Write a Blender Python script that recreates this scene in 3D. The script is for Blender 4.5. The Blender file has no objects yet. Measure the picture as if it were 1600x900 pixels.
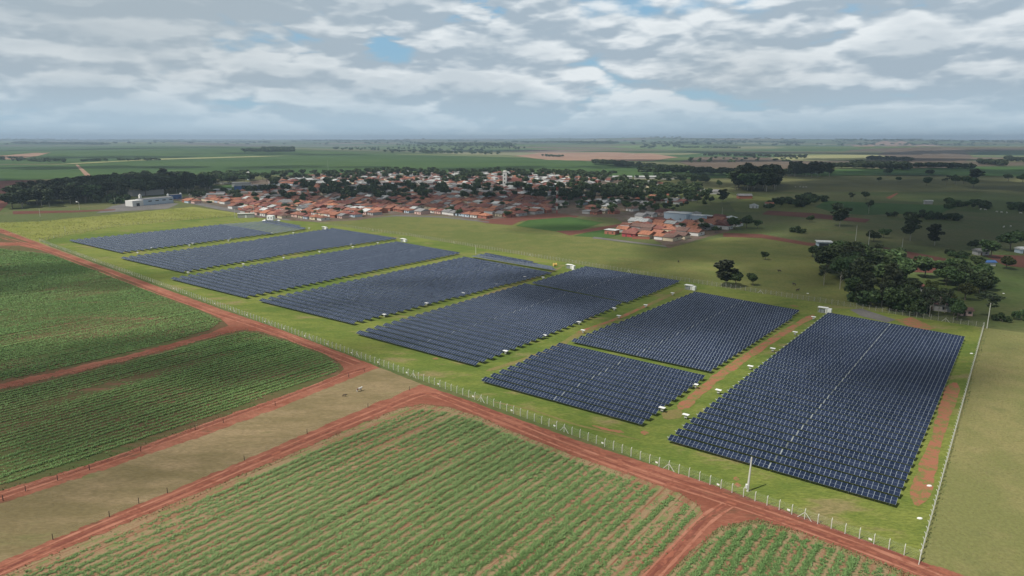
import bpy, math, random
import numpy as np
from mathutils import Vector, Matrix, noise as mnoise
random.seed(7)
RNG = np.random.default_rng(7)
sc = bpy.context.scene
COL = sc.collection
R = math.radians

# ------------------------------------------------------------------ camera
F, HORIZON, CAM_H = 1067.0, 215.5, 80.0            # focal length in photo pixels, level line, drone height in metres
PITCH = math.atan((450 - HORIZON) / F)
SP, CP = math.sin(PITCH), math.cos(PITCH)
cam_data = bpy.data.cameras.new('camera'); cam = bpy.data.objects.new('camera', cam_data); COL.objects.link(cam)
cam.location = (0, 0, CAM_H); cam.rotation_euler = (math.pi / 2 - PITCH, 0, 0)
cam_data.sensor_width = 36; cam_data.lens = 36 * F / 1600; cam_data.clip_start = 1; cam_data.clip_end = 80000
sc.camera = cam

# ------------------------------------------------------------------ sun, sky, exposure
SUN_EL, SUN_AZ = R(55), math.atan2(-0.50, -0.80)    # azimuth of the sun seen from above, from +X
sun_dir = Vector((math.cos(SUN_EL) * math.cos(SUN_AZ), math.cos(SUN_EL) * math.sin(SUN_AZ), math.sin(SUN_EL)))
sl = bpy.data.lights.new('sun', 'SUN'); sl.energy = 5.0; sl.angle = R(0.9); sl.color = (1.0, 0.95, 0.87)
so = bpy.data.objects.new('sun', sl); COL.objects.link(so); so.rotation_euler = sun_dir.to_track_quat('Z', 'Y').to_euler()
so.location = sun_dir * 3000
sc.view_settings.view_transform = 'Standard'; sc.view_settings.look = 'None'
sc.view_settings.exposure = -0.05; sc.view_settings.gamma = 1; sc.view_settings.use_curve_mapping = False
sc.cycles.use_denoising = True
sc.cycles.max_bounces = 5; sc.cycles.diffuse_bounces = 2; sc.cycles.glossy_bounces = 2
sc.cycles.transparent_max_bounces = 16; sc.cycles.volume_bounces = 0; sc.cycles.sample_clamp_indirect = 4
sc.cycles.pixel_filter_type = 'BLACKMAN_HARRIS'; sc.cycles.filter_width = 1.5

class NT:
    """small helper for writing node trees"""
    def __init__(s, nt): s.nt = nt; s.n = nt.nodes; s.l = nt.links
    def node(s, t, **kw):
        n = s.n.new(t)
        for k, v in kw.items(): setattr(n, k, v)
        return n
    def put(s, sock, v):
        if v is None: return
        if isinstance(v, bpy.types.NodeSocket): s.l.new(v, sock)
        else:
            if isinstance(v, (tuple, list)) and len(v) == 3 and sock.type == 'RGBA': v = (*v, 1)
            sock.default_value = v
    def math(s, op, a, b=None, c=None, clamp=False):
        n = s.node('ShaderNodeMath', operation=op, use_clamp=clamp)
        s.put(n.inputs[0], a)
        if b is not None: s.put(n.inputs[1], b)
        if c is not None: s.put(n.inputs[2], c)
        return n.outputs[0]
    def vmath(s, op, a, b=None):
        n = s.node('ShaderNodeVectorMath', operation=op); s.put(n.inputs[0], a)
        if b is not None: s.put(n.inputs[3] if op == 'SCALE' else n.inputs[1], b)
        return n.outputs[1] if op in ('LENGTH', 'DOT_PRODUCT') else n.outputs[0]
    def mix(s, f, a, b):
        n = s.node('ShaderNodeMix', data_type='RGBA'); s.put(n.inputs[0], f); s.put(n.inputs[6], a); s.put(n.inputs[7], b)
        return n.outputs[2]
    def rng(s, v, a, b, c=0.0, d=1.0, smooth=True):
        n = s.node('ShaderNodeMapRange', interpolation_type='SMOOTHSTEP' if smooth else 'LINEAR')
        s.put(n.inputs[0], v)
        for i, q in enumerate((a, b, c, d)): n.inputs[i + 1].default_value = q
        return n.outputs[0]
    def noise(s, vec, scale, detail=4, rough=0.5, dist=0.0, out=0):
        n = s.node('ShaderNodeTexNoise'); s.put(n.inputs['Vector'], vec)
        n.inputs['Scale'].default_value = scale; n.inputs['Detail'].default_value = detail
        n.inputs['Roughness'].default_value = rough; n.inputs['Distortion'].default_value = dist
        return n.outputs[out]
    def mapping(s, vec, rot=0.0, scale=(1, 1, 1), loc=(0, 0, 0)):
        n = s.node('ShaderNodeMapping'); s.put(n.inputs[0], vec)
        n.inputs[1].default_value = loc; n.inputs[2].default_value = (0, 0, rot); n.inputs[3].default_value = scale
        return n.outputs[0]
    def xyz(s, vec):
        n = s.node('ShaderNodeSeparateXYZ'); s.put(n.inputs[0], vec); return n.outputs
    def comb(s, x, y, z=0.0):
        n = s.node('ShaderNodeCombineXYZ'); s.put(n.inputs[0], x); s.put(n.inputs[1], y); s.put(n.inputs[2], z); return n.outputs[0]

world = bpy.data.worlds.new('World'); sc.world = world; world.use_nodes = True
w = NT(world.node_tree); w.n.clear()
sky = w.node('ShaderNodeTexSky', sky_type='NISHITA'); sky.sun_disc = False
sky.sun_elevation = SUN_EL; sky.sun_rotation = math.pi / 2 - SUN_AZ; sky.air_density = 1.2; sky.dust_density = 2.0; sky.altitude = 500
tc = w.node('ShaderNodeTexCoord').outputs['Generated']
d = w.xyz(w.vmath('NORMALIZE', tc))
zc = w.math('ADD', w.math('MAXIMUM', d[2], 0.0), 0.07)
P = w.comb(w.math('DIVIDE', d[0], zc), w.math('DIVIDE', d[1], zc))
warp = w.noise(P, 0.7, 3, 0.5, out=1)
Pw = w.vmath('ADD', w.mapping(P, loc=(5.3, 2.4, 0)), w.vmath('SCALE', warp, 0.5))
D3 = w.mapping(w.vmath('NORMALIZE', tc), scale=(8, 8, 26))
D3l = w.vmath('ADD', D3, w.comb(0.0, 0.0, 0.38))
big = w.noise(Pw, 0.34, 3, 0.5)
def puffs(v3, dt):
    vo = w.node('ShaderNodeTexVoronoi', feature='F1'); wv = w.vmath('ADD', v3, w.vmath('SCALE', w.noise(v3, 1.2, 3, 0.6, out=1), 0.9))
    w.put(vo.inputs['Vector'], wv); vo.inputs['Scale'].default_value = 0.62; vo.inputs['Detail'].default_value = 2.0
    vo.inputs['Roughness'].default_value = 0.55; vo.inputs['Lacunarity'].default_value = 2.3
    bil = w.math('SUBTRACT', 0.92, vo.outputs['Distance'])
    return w.math('ADD', w.math('MULTIPLY', w.noise(Pw, 0.75, dt, 0.55), 0.36), w.math('ADD', w.math('MULTIPLY', w.noise(v3, 0.9, dt, 0.55), 0.34), w.math('MULTIPLY', bil, 0.30)))
det, det2 = puffs(D3, 9), puffs(D3l, 6)
def hole(x, y, rad_, amt):                            # clear gaps in the cloud cover, as compass directions
    u, v = (x - 800) / F, (y - 450) / F
    q = Vector((u, CP - v * SP, -(SP + v * CP))).normalized()
    dd = w.vmath('LENGTH', w.vmath('MULTIPLY', w.vmath('SUBTRACT', w.vmath('NORMALIZE', tc), tuple(q)), (1, 1, 1.7)))
    return w.rng(dd, 0, rad_, amt, 0)
gaps = w.math('ADD', w.math('ADD', hole(745, 15, .07, .16), hole(600, 72, .06, .12)), w.math('ADD', hole(0, 160, .07, .10), hole(1170, -5, .06, .07)))
rag = w.noise(D3, 1.6, 6, 0.6)
gaps = w.math('MULTIPLY', gaps, w.rng(rag, 0.30, 0.62, 0.15, 1.25))
dens = w.math('SUBTRACT', w.math('ADD', w.math('MULTIPLY', det, 0.6), w.math('MULTIPLY', big, 0.4)), gaps)
cover = w.rng(dens, 0.262, 0.345)
relief = w.math('ADD', w.math('MULTIPLY', w.math('SUBTRACT', det, det2), 5.5), 0.45, clamp=True)
thick = w.rng(dens, 0.38, 0.50)
ccol = w.mix(w.rng(relief, 0.1, 0.95), (4.1, 5.05, 5.9), (8.4, 8.95, 9.25))
ccol = w.mix(w.math('MULTIPLY', thick, 0.5), ccol, (3.9, 4.85, 5.65))
bank = w.math('ADD', hole(210, -10, .42, .75), hole(1150, 130, .16, .45))
ccol = w.mix(w.math('MULTIPLY', bank, .8), ccol, (4.1, 4.8, 5.25))
blue = w.mix(0.6, sky.outputs[0], (2.6, 5.4, 8.0))
skyc = w.mix(cover, blue, ccol)
# paler, bluer air low down
low = w.rng(d[2], 0.0, 0.085, 1.0, 0.0)
skyc = w.mix(w.math('MULTIPLY', low, 0.80), skyc, (4.8, 6.5, 7.8))
# dim the unseen sky toward the zenith, added to lower the ambient light
zenith_dim = w.rng(d[2], 0.20, 0.60, 1.0, 0.36)
skyc = w.vmath('SCALE', skyc, zenith_dim)
world.cycles.sampling_method = 'MANUAL'; world.cycles.sample_map_resolution = 512
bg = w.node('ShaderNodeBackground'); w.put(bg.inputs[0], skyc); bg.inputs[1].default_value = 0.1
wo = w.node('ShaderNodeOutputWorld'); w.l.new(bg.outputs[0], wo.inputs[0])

# ------------------------------------------------------------------ land form and pixel -> ground helpers
def sstep(a, b, x):
    t = np.clip((x - a) / (b - a), 0, 1); return t * t * (3 - 2 * t)
def land(X, Y):
    X = np.asarray(X, float); Y = np.asarray(Y, float); r = np.hypot(X, Y)
    z = sstep(2000, 4800, r) * (17 * np.sin(X / 1150 + 0.6) * np.cos(Y / 1500 + .4) + 7 * np.sin(X / 470 + Y / 830) + 5 * np.sin(Y / 610 - X / 1400 + 1) - 4)
    z = z + sstep(7000, 20000, r) * (34 + 14 * np.sin(X / 2600 + 1) + 9 * np.sin(X / 900 + Y / 1500))
    z = z + 72 * np.exp(-((X - 2700) / 1300) ** 2 - ((Y - 14500) / 2200) ** 2)
    z = z + 26 * np.exp(-((X - 6200) / 1900) ** 2 - ((Y - 12500) / 1800) ** 2)
    return z
def G(x, y, z=0.0):
    u = (x - 800) / F; v = (y - 450) / F; t = (CAM_H - z) / (SP + v * CP)
    return Vector((u * t, t * (CP - v * SP), z))
def Gt(x, y):                                        # same, on the rolling land
    u = (x - 800) / F; v = (y - 450) / F; den = SP + v * CP; z = 0.0
    for _ in range(25):
        t = (CAM_H - z) / max(den, 1e-3); t = min(t, 24000)
        z = 0.5 * z + 0.5 * float(land(u * t, t * (CP - v * SP)))
    return Vector((u * t, t * (CP - v * SP), z))
def depth(p): return p[1] * CP + (CAM_H - p[2]) * SP
def mpp(p): return depth(p) / F                      # metres per photo pixel at a point
def screen(p):
    z = depth(p); return 800 + F * p[0] / z, 450 + F * ((CAM_H - p[2]) * CP - p[1] * SP) / z

# ------------------------------------------------------------------ object helpers
def tag(o, label=None, cat=None, group=None, kind=None):
    if label: o['label'] = label
    if cat: o['category'] = cat
    if group: o['group'] = group
    if kind: o['kind'] = kind
    return o
def link(name, me, parent=None, loc=None, rz=None):
    o = bpy.data.objects.new(name, me); COL.objects.link(o)
    if parent is not None: o.parent = parent
    if loc is not None: o.location = loc
    if rz is not None: o.rotation_euler = (0, 0, rz)
    return o
def thing(name, label, cat, loc, rz=0.0, group=None):
    return tag(link(name, None, None, loc, rz), label, cat, group)
ONES = 'zero one two three four five six seven eight nine ten eleven twelve thirteen fourteen fifteen sixteen seventeen eighteen nineteen'.split()
TENS = 'x x twenty thirty forty fifty sixty seventy eighty ninety'.split()
ORD = {'one': 'first', 'two': 'second', 'three': 'third', 'five': 'fifth', 'eight': 'eighth', 'nine': 'ninth', 'twelve': 'twelfth'}
def _o(wd): return ORD.get(wd, wd[:-1] + 'ieth' if wd.endswith('y') else wd + 'th')
def nth(n):
    if n >= 100:
        h = 'hundred' if n < 200 else 'two-hundred'
        return h + 'th' if n % 100 == 0 else h + '-and-' + nth(n % 100)
    if n < 20: return _o(ONES[n])
    t, u = divmod(n, 10)
    return _o(TENS[t]) if u == 0 else TENS[t] + '-' + _o(ONES[u])

class MB:
    """collects boxes, bars and prisms into one mesh"""
    def __init__(s): s.v = []; s.f = []; s.m = []
    def add(s, vs, fs, mi=0):
        b = len(s.v); s.v += [tuple(q) for q in vs]; s.f += [tuple(b + i for i in f) for f in fs]; s.m += [mi] * len(fs); return s
    def box(s, x0, x1, y0, y1, z0, z1, mi=0, M=None):
        vs = [Vector((x, y, z)) for z in (z0, z1) for y in (y0, y1) for x in (x0, x1)]
        if M is not None: vs = [M @ q for q in vs]
        return s.add(vs, [(0, 2, 3, 1), (4, 5, 7, 6), (0, 1, 5, 4), (2, 6, 7, 3), (0, 4, 6, 2), (1, 3, 7, 5)], mi)
    def bar(s, a, b, r, n=6, r2=None, mi=0):
        a = Vector(a); b = Vector(b); r2 = r if r2 is None else r2
        q = (b - a).to_track_quat('Z', 'Y'); vs = []
        for c, rr in ((a, r), (b, r2)):
            vs += [c + q @ Vector((rr * math.cos(2 * math.pi * k / n), rr * math.sin(2 * math.pi * k / n), 0)) for k in range(n)]
        fs = [(k, (k + 1) % n, n + (k + 1) % n, n + k) for k in range(n)] + [tuple(range(n - 1, -1, -1)), tuple(range(n, 2 * n))]
        return s.add(vs, fs, mi)
    def lathe(s, prof, n=12, mi=0, c=(0, 0, 0)):
        vs = []; fs = []
        for r, z in prof: vs += [(c[0] + r * math.cos(2 * math.pi * k / n), c[1] + r * math.sin(2 * math.pi * k / n), c[2] + z) for k in range(n)]
        for i in range(len(prof) - 1):
            fs += [(i * n + k, i * n + (k + 1) % n, (i + 1) * n + (k + 1) % n, (i + 1) * n + k) for k in range(n)]
        fs += [tuple(range(n - 1, -1, -1)), tuple(range((len(prof) - 1) * n, len(prof) * n))]
        return s.add(vs, fs, mi)
    def mesh(s, name, *mats):
        me = bpy.data.meshes.new(name); me.from_pydata(s.v, [], s.f)
        for m in mats: me.materials.append(m)
        if len(mats) > 1: me.polygons.foreach_set('material_index', s.m)
        me.update(); return me
def mesh_np(name, V, Q, mats, mi=None, attr=None):
    """fast mesh of quads (Q: n x 4)"""
    me = bpy.data.meshes.new(name); nv, nq = len(V), len(Q); k = Q.shape[1]
    me.vertices.add(nv); me.vertices.foreach_set('co', np.ascontiguousarray(V, dtype=np.float32).ravel())
    me.loops.add(nq * k); me.loops.foreach_set('vertex_index', np.ascontiguousarray(Q, dtype=np.int32).ravel())
    me.polygons.add(nq); me.polygons.foreach_set('loop_start', np.arange(0, nq * k, k, dtype=np.int32))
    for m in mats: me.materials.append(m)
    if mi is not None: me.polygons.foreach_set('material_index', np.ascontiguousarray(mi, dtype=np.int32))
    me.update(calc_edges=True)
    if attr is not None:
        a = me.attributes.new('tone', 'FLOAT', 'FACE'); a.data.foreach_set('value', np.ascontiguousarray(attr, dtype=np.float32))
    return me

# ------------------------------------------------------------------ materials
def new_mat(name):
    m = bpy.data.materials.new(name); m.use_nodes = True; t = NT(m.node_tree); t.n.clear()
    b = t.node('ShaderNodeBsdfPrincipled'); o = t.node('ShaderNodeOutputMaterial'); t.l.new(b.outputs[0], o.inputs[0])
    return m, t, b
def plain(name, col, rough=0.7, var=0.18, scale=1.5, metal=0.0, obj_var=0.0):
    m, t, b = new_mat(name)
    co = t.node('ShaderNodeTexCoord').outputs['Object']
    n = t.noise(co, scale, 5, 0.6)
    c = t.mix(n, tuple(q * (1 - var) for q in col), tuple(min(1, q * (1 + var)) for q in col))
    if obj_var:
        rnd = t.node('ShaderNodeObjectInfo').outputs['Random']
        c = t.mix(rnd, c, tuple(q * (1 - obj_var) for q in col))
    t.put(b.inputs['Base Color'], c); b.inputs['Roughness'].default_value = rough; b.inputs['Metallic'].default_value = metal
    return m
def ground_mat(name, ca, cb, cc=None, s1=0.02, s2=0.25, s3=2.5, bump=0.0, cc_amt=(0.56, 0.7), stretch=None, rot=0.0, grain=0.35):
    """large patches of ca/cb, spots of cc, fine grain"""
    m, t, b = new_mat(name)
    pos = t.node('ShaderNodeNewGeometry').outputs['Position']
    if stretch: pos = t.mapping(pos, rot=-rot, scale=stretch)
    n1 = t.noise(pos, s1, 5, 0.6); n2 = t.noise(pos, s2, 5, 0.65)
    f = t.math('ADD', t.math('MULTIPLY', n1, 0.6), t.math('MULTIPLY', n2, 0.4))
    c = t.mix(t.rng(f, 0.40, 0.60), ca, cb)
    if cc: c = t.mix(t.rng(t.math('ADD', t.math('MULTIPLY', t.noise(pos, s1 * 3.1, 4, 0.6), .55), t.math('MULTIPLY', n2, .45)), *cc_amt), c, cc)
    g = t.noise(pos, s3, 3, 0.7)
    c = t.mix(t.math('MULTIPLY', t.rng(g, 0.35, 0.65), grain), c, tuple(q * 0.45 for q in ca))
    t.put(b.inputs['Base Color'], c); b.inputs['Roughness'].default_value = 0.95
    b.inputs['Specular IOR Level'].default_value = 0.1
    if bump:
        bn = t.node('ShaderNodeBump'); bn.inputs['Strength'].default_value = bump; bn.inputs['Distance'].default_value = 0.3
        t.put(bn.inputs['Height'], t.noise(pos, s3 * 0.5, 4, 0.7)); t.l.new(bn.outputs[0], b.inputs['Normal'])
    return m

ROW_DIR = R(52.5)                                     # direction of the cane rows and farm tracks
M_lawn = ground_mat('solar_park_grass', (0.106, 0.155, 0.030), (0.200, 0.225, 0.052), (0.25, 0.205, 0.095), 0.022, 0.16, 1.6, 0.4, (0.53, 0.64), stretch=(0.45, 1, 1), rot=R(-40), grain=0.45)
M_rough = ground_mat('rough_meadow', (0.185, 0.205, 0.042), (0.245, 0.250, 0.070), (0.10, 0.13, 0.028), 0.02, 0.15, 0.8, 0.5, (0.52, 0.68), stretch=(0.5, 1, 1), rot=R(10))
M_strip = ground_mat('grazed_strip', (0.180, 0.145, 0.072), (0.290, 0.218, 0.125), (0.16, 0.155, 0.065), 0.03, 0.2, 1.8, 0.4, (0.55, 0.68), stretch=(0.35, 1, 1), rot=ROW_DIR)
M_past = ground_mat('pasture_back', (0.118, 0.142, 0.040), (0.165, 0.168, 0.054), (0.12, 0.085, 0.045), 0.010, 0.08, 0.6, 0.3, (0.60, 0.72))
M_pastR = ground_mat('pasture_side', (0.185, 0.190, 0.070), (0.260, 0.228, 0.100), (0.13, 0.15, 0.055), 0.012, 0.1, 1.3, 0.3, (0.55, 0.7))
M_pastD = ground_mat('pasture_dark', (0.088, 0.118, 0.038), (0.128, 0.126, 0.054), (0.075, 0.115, 0.032), 0.004, 0.03, 0.3, 0.2, (0.52, 0.64))
M_red = ground_mat('red_earth', (0.225, 0.080, 0.050), (0.34, 0.145, 0.095), (0.16, 0.085, 0.05), 0.06, 0.5, 3.0, 0.4, (0.53, 0.64), stretch=(0.4, 1, 1), rot=ROW_DIR, grain=0.35)
M_redm = ground_mat('red_earth_main', (0.210, 0.074, 0.047), (0.32, 0.130, 0.085), (0.155, 0.075, 0.045), 0.06, 0.5, 3.0, 0.4, (0.53, 0.64), stretch=(0.35, 1.1, 1), rot=R(-42.7), grain=0.35)
M_plough = ground_mat('ploughed_earth', (0.125, 0.050, 0.038), (0.165, 0.070, 0.050), (0.10, 0.075, 0.04), 0.01, 0.1, 0.8, 0.3, (0.6, 0.75))
M_green = ground_mat('young_crop', (0.042, 0.095, 0.022), (0.065, 0.120, 0.032), None, 0.01, 0.12, 1.0, 0.2)
M_street = ground_mat('town_ground', (0.13, 0.085, 0.065), (0.17, 0.14, 0.12), (0.07, 0.08, 0.03), 0.03, 0.2, 1.0, 0.0, (0.5, 0.6))
M_asph = ground_mat('grey_road', (0.13, 0.125, 0.12), (0.18, 0.17, 0.16), None, 0.05, 0.5, 2.0)
M_wgreen = ground_mat('far_cane', (0.040, 0.082, 0.022), (0.058, 0.104, 0.028), (0.085, 0.13, 0.040), 0.0018, 0.012, 0.08, 0.0, (0.55, 0.66), grain=0.15, stretch=(0.4, 1, 1))
M_wgreen2 = ground_mat('far_cane_light', (0.095, 0.150, 0.038), (0.125, 0.180, 0.050), None, 0.002, 0.012, 0.08, 0.0, grain=0.1)
M_wpink = ground_mat('far_bare_soil', (0.26, 0.155, 0.11), (0.33, 0.215, 0.15), (0.20, 0.15, 0.10), 0.003, 0.02, 0.1, 0.0, grain=0.1)
M_wbrown = ground_mat('far_fallow', (0.105, 0.078, 0.055), (0.14, 0.105, 0.075), None, 0.003, 0.02, 0.1, 0.0, grain=0.1)
M_wpale = ground_mat('far_pale_field', (0.24, 0.25, 0.10), (0.30, 0.29, 0.15), None, 0.003, 0.02, 0.1, 0.0, grain=0.1)

# cane soil: red earth with pale straw lying between the rows
def cane_soil():
    m, t, b = new_mat('cane_field_soil')
    pos = t.node('ShaderNodeNewGeometry').outputs['Position']
    rp = t.mapping(pos, rot=-ROW_DIR)
    x = t.xyz(rp)
    fr = t.math('FRACT', t.math('DIVIDE', x[1], 2.25))          # plants stand at 0.5, straw lies in between
    ph = t.math('ABSOLUTE', t.math('SUBTRACT', fr, 0.5))
    st = t.mapping(rp, scale=(0.07, 1.1, 1))
    n = t.noise(st, 0.35, 6, 0.65); n2 = t.noise(rp, 0.03, 4, 0.6); n3 = t.noise(rp, 2.5, 4, 0.7)
    f = t.math('ADD', t.math('MULTIPLY', n, 0.55), t.math('ADD', t.math('MULTIPLY', n2, 0.25), t.math('MULTIPLY', n3, 0.2)))
    c = t.mix(t.rng(f, 0.46, 0.60), (0.285, 0.205, 0.118), (0.25, 0.112, 0.070))
    edge = t.math('MULTIPLY', t.rng(fr, 0.70, 0.78), t.rng(fr, 0.86, 0.93, 1, 0))
    c = t.mix(t.math('MULTIPLY', edge, t.rng(t.noise(st, 0.6, 4, .6), 0.40, 0.58)), c, (0.21, 0.078, 0.050))
    c = t.mix(t.rng(t.noise(st, 0.9, 4, .6), 0.60, 0.70), c, (0.27, 0.12, 0.075))
    c = t.mix(t.math('MULTIPLY', t.rng(n3, 0.3, 0.7), 0.3), c, (0.11, 0.09, 0.045))
    weeds = t.rng(t.noise(rp, 0.25, 5, 0.7), 0.46, 0.60)
    c = t.mix(t.math('MULTIPLY', weeds, t.rng(ph, 0.18, 0.42, 0.8, 0.12)), c, (0.13, 0.18, 0.06))
    t.put(b.inputs['Base Color'], c); b.inputs['Roughness'].default_value = 0.95; b.inputs['Specular IOR Level'].default_value = 0.1
    return m
M_soil = cane_soil()

def foliage(name, ca, cb, objvar=0.5, rough=0.6):
    m, t, b = new_mat(name)
    a = t.node('ShaderNodeAttribute', attribute_name='tone').outputs['Fac']
    rnd = t.node('ShaderNodeObjectInfo').outputs['Random']
    c = t.mix(a, ca, cb)
    hs = t.node('ShaderNodeHueSaturation'); t.put(hs.inputs['Color'], c)
    t.put(hs.inputs['Hue'], t.math('ADD', 0.485, t.math('MULTIPLY', rnd, 0.035)))
    t.put(hs.inputs['Value'], t.math('ADD', 1 - objvar / 2, t.math('MULTIPLY', rnd, objvar)))
    t.put(b.inputs['Base Color'], hs.outputs[0]); b.inputs['Roughness'].default_value = rough; b.inputs['Specular IOR Level'].default_value = 0.25
    return m
M_leaf = foliage('tree_leaves', (0.026, 0.048, 0.016), (0.074, 0.108, 0.036), 0.9)
M_leafy = foliage('yellowish_leaves', (0.055, 0.070, 0.018), (0.10, 0.12, 0.032))
M_euc = foliage('eucalyptus_leaves', (0.028, 0.040, 0.018), (0.066, 0.080, 0.036), 0.8)
M_cane = foliage('cane_leaves', (0.100, 0.172, 0.046), (0.205, 0.275, 0.100), 0.0)
M_caneD = foliage('dense_cane_leaves', (0.100, 0.190, 0.048), (0.215, 0.310, 0.100), 0.0)
M_bark = plain('bark', (0.16, 0.13, 0.10), 0.9, 0.3, 3)
M_barkp = plain('pale_bark', (0.34, 0.31, 0.26), 0.9, 0.25, 2)
M_wood = plain('weathered_post_wood', (0.07, 0.045, 0.035), 0.9, 0.3, 4)
M_conc = plain('pale_concrete', (0.52, 0.52, 0.46), 0.85, 0.12, 3)
M_wire = plain('galvanised_wire', (0.38, 0.40, 0.38), 0.6, 0.1, 3)
M_white = plain('white_paint', (0.80, 0.80, 0.78), 0.55, 0.05, 0.8)
M_steel = plain('galvanised_steel', (0.42, 0.44, 0.46), 0.45, 0.1, 2, 0.6)
M_black = plain('dark_opening', (0.025, 0.028, 0.032), 0.3, 0.2, 2)
M_ochre = plain('ochre_paint', (0.60, 0.40, 0.12), 0.7, 0.1, 2)
M_blue = plain('blue_paint', (0.06, 0.15, 0.38), 0.6, 0.1, 2)
M_yell = plain('yellow_paint', (0.60, 0.50, 0.10), 0.6)
M_redp = plain('red_paint', (0.42, 0.05, 0.04), 0.6)

def panel_mat():
    m, t, b = new_mat('solar_module_glass')
    co = t.node('ShaderNodeTexCoord').outputs['Object']; x = t.xyz(co)
    rnd = t.node('ShaderNodeObjectInfo').outputs['Random']
    u = t.math('DIVIDE', x[0], 1.15); fu = t.math('FRACT', u)
    edge = t.math('MINIMUM', fu, t.math('SUBTRACT', 1.0, fu))
    line = t.rng(edge, 0.026, 0.034, 1, 0)
    ay = t.math('ABSOLUTE', x[1])
    mid = t.rng(ay, 0.016, 0.024, 1, 0)
    rim = t.rng(ay, 1.11, 1.125, 0, 1)
    cell = t.noise(t.comb(t.math('FLOOR', u), t.math('MULTIPLY', rnd, 37.0), t.math('ROUND', t.math('DIVIDE', x[1], 2.2))), 3.7, 0)
    c = t.mix(t.rng(cell, 0.35, 0.65), (0.010, 0.018, 0.042), (0.018, 0.028, 0.060))
    c = t.mix(t.math('MULTIPLY', mid, 0.6), c, (0.34, 0.38, 0.44))
    c = t.mix(line, c, (0.42, 0.49, 0.56))
    geo = t.node('ShaderNodeNewGeometry')
    nz = t.math('GREATER_THAN', t.xyz(t.node('ShaderNodeTexCoord').outputs['Normal'])[2], 0.3)
    c = t.mix(nz, (0.46, 0.47, 0.46), c)
    t.put(b.inputs['Base Color'], c); t.put(b.inputs['Roughness'], t.math('ADD', 0.25, t.math('MULTIPLY', line, 0.3)))
    b.inputs['Specular IOR Level'].default_value = 0.24
    return m
M_panel = panel_mat()

def roof_mat(name, col, tile=True):
    m, t, b = new_mat(name)
    co = t.node('ShaderNodeTexCoord').outputs['Object']; rnd = t.node('ShaderNodeObjectInfo').outputs['Random']
    wv = t.node('ShaderNodeTexWave'); t.put(wv.inputs[0], co); wv.inputs['Scale'].default_value = 1.2 if tile else 2.5; wv.inputs['Distortion'].default_value = 0.5
    n = t.noise(co, 0.7, 5, 0.7)
    c = t.mix(t.rng(n, 0.35, 0.65), tuple(q * 0.62 for q in col), tuple(min(.85, q * 1.2) for q in col))
    c = t.mix(t.math('MULTIPLY', wv.outputs['Fac'], 0.22), c, tuple(q * 0.5 for q in col))
    hs = t.node('ShaderNodeHueSaturation'); t.put(hs.inputs['Color'], c)
    t.put(hs.inputs['Value'], t.math('ADD', 0.72, t.math('MULTIPLY', rnd, 0.5)))
    t.put(b.inputs['Base Color'], hs.outputs[0]); b.inputs['Roughness'].default_value = 0.85 if tile else 0.5
    return m
ROOFS = {'terracotta': roof_mat('terracotta_tiles', (0.27, 0.112, 0.072)), 'rust red': roof_mat('rust_red_tiles', (0.19, 0.068, 0.053)),
         'brown': roof_mat('brown_tiles', (0.15, 0.085, 0.068)), 'grey': roof_mat('grey_sheet', (0.24, 0.235, 0.235), False),
         'white': roof_mat('white_sheet', (0.52, 0.53, 0.52), False), 'orange': roof_mat('orange_tiles', (0.35, 0.14, 0.080))}
M_barn = roof_mat('old_barn_tiles', (0.11, 0.045, 0.04))
WALLS = {'white': plain('white_wall', (0.60, 0.59, 0.56), 0.85, 0.1, 0.6), 'cream': plain('cream_wall', (0.58, 0.50, 0.36), 0.85, 0.12, 0.6),
         'grey': plain('grey_wall', (0.36, 0.35, 0.34), 0.85, 0.15, 0.6), 'brick red': plain('brick_wall', (0.32, 0.12, 0.08), 0.9, 0.2, 2),
         'pale pink': plain('pink_wall', (0.56, 0.38, 0.33), 0.85, 0.1, 0.6), 'pale blue': plain('pale_blue_wall', (0.42, 0.50, 0.58), 0.85, 0.1, 0.6)}

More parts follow.
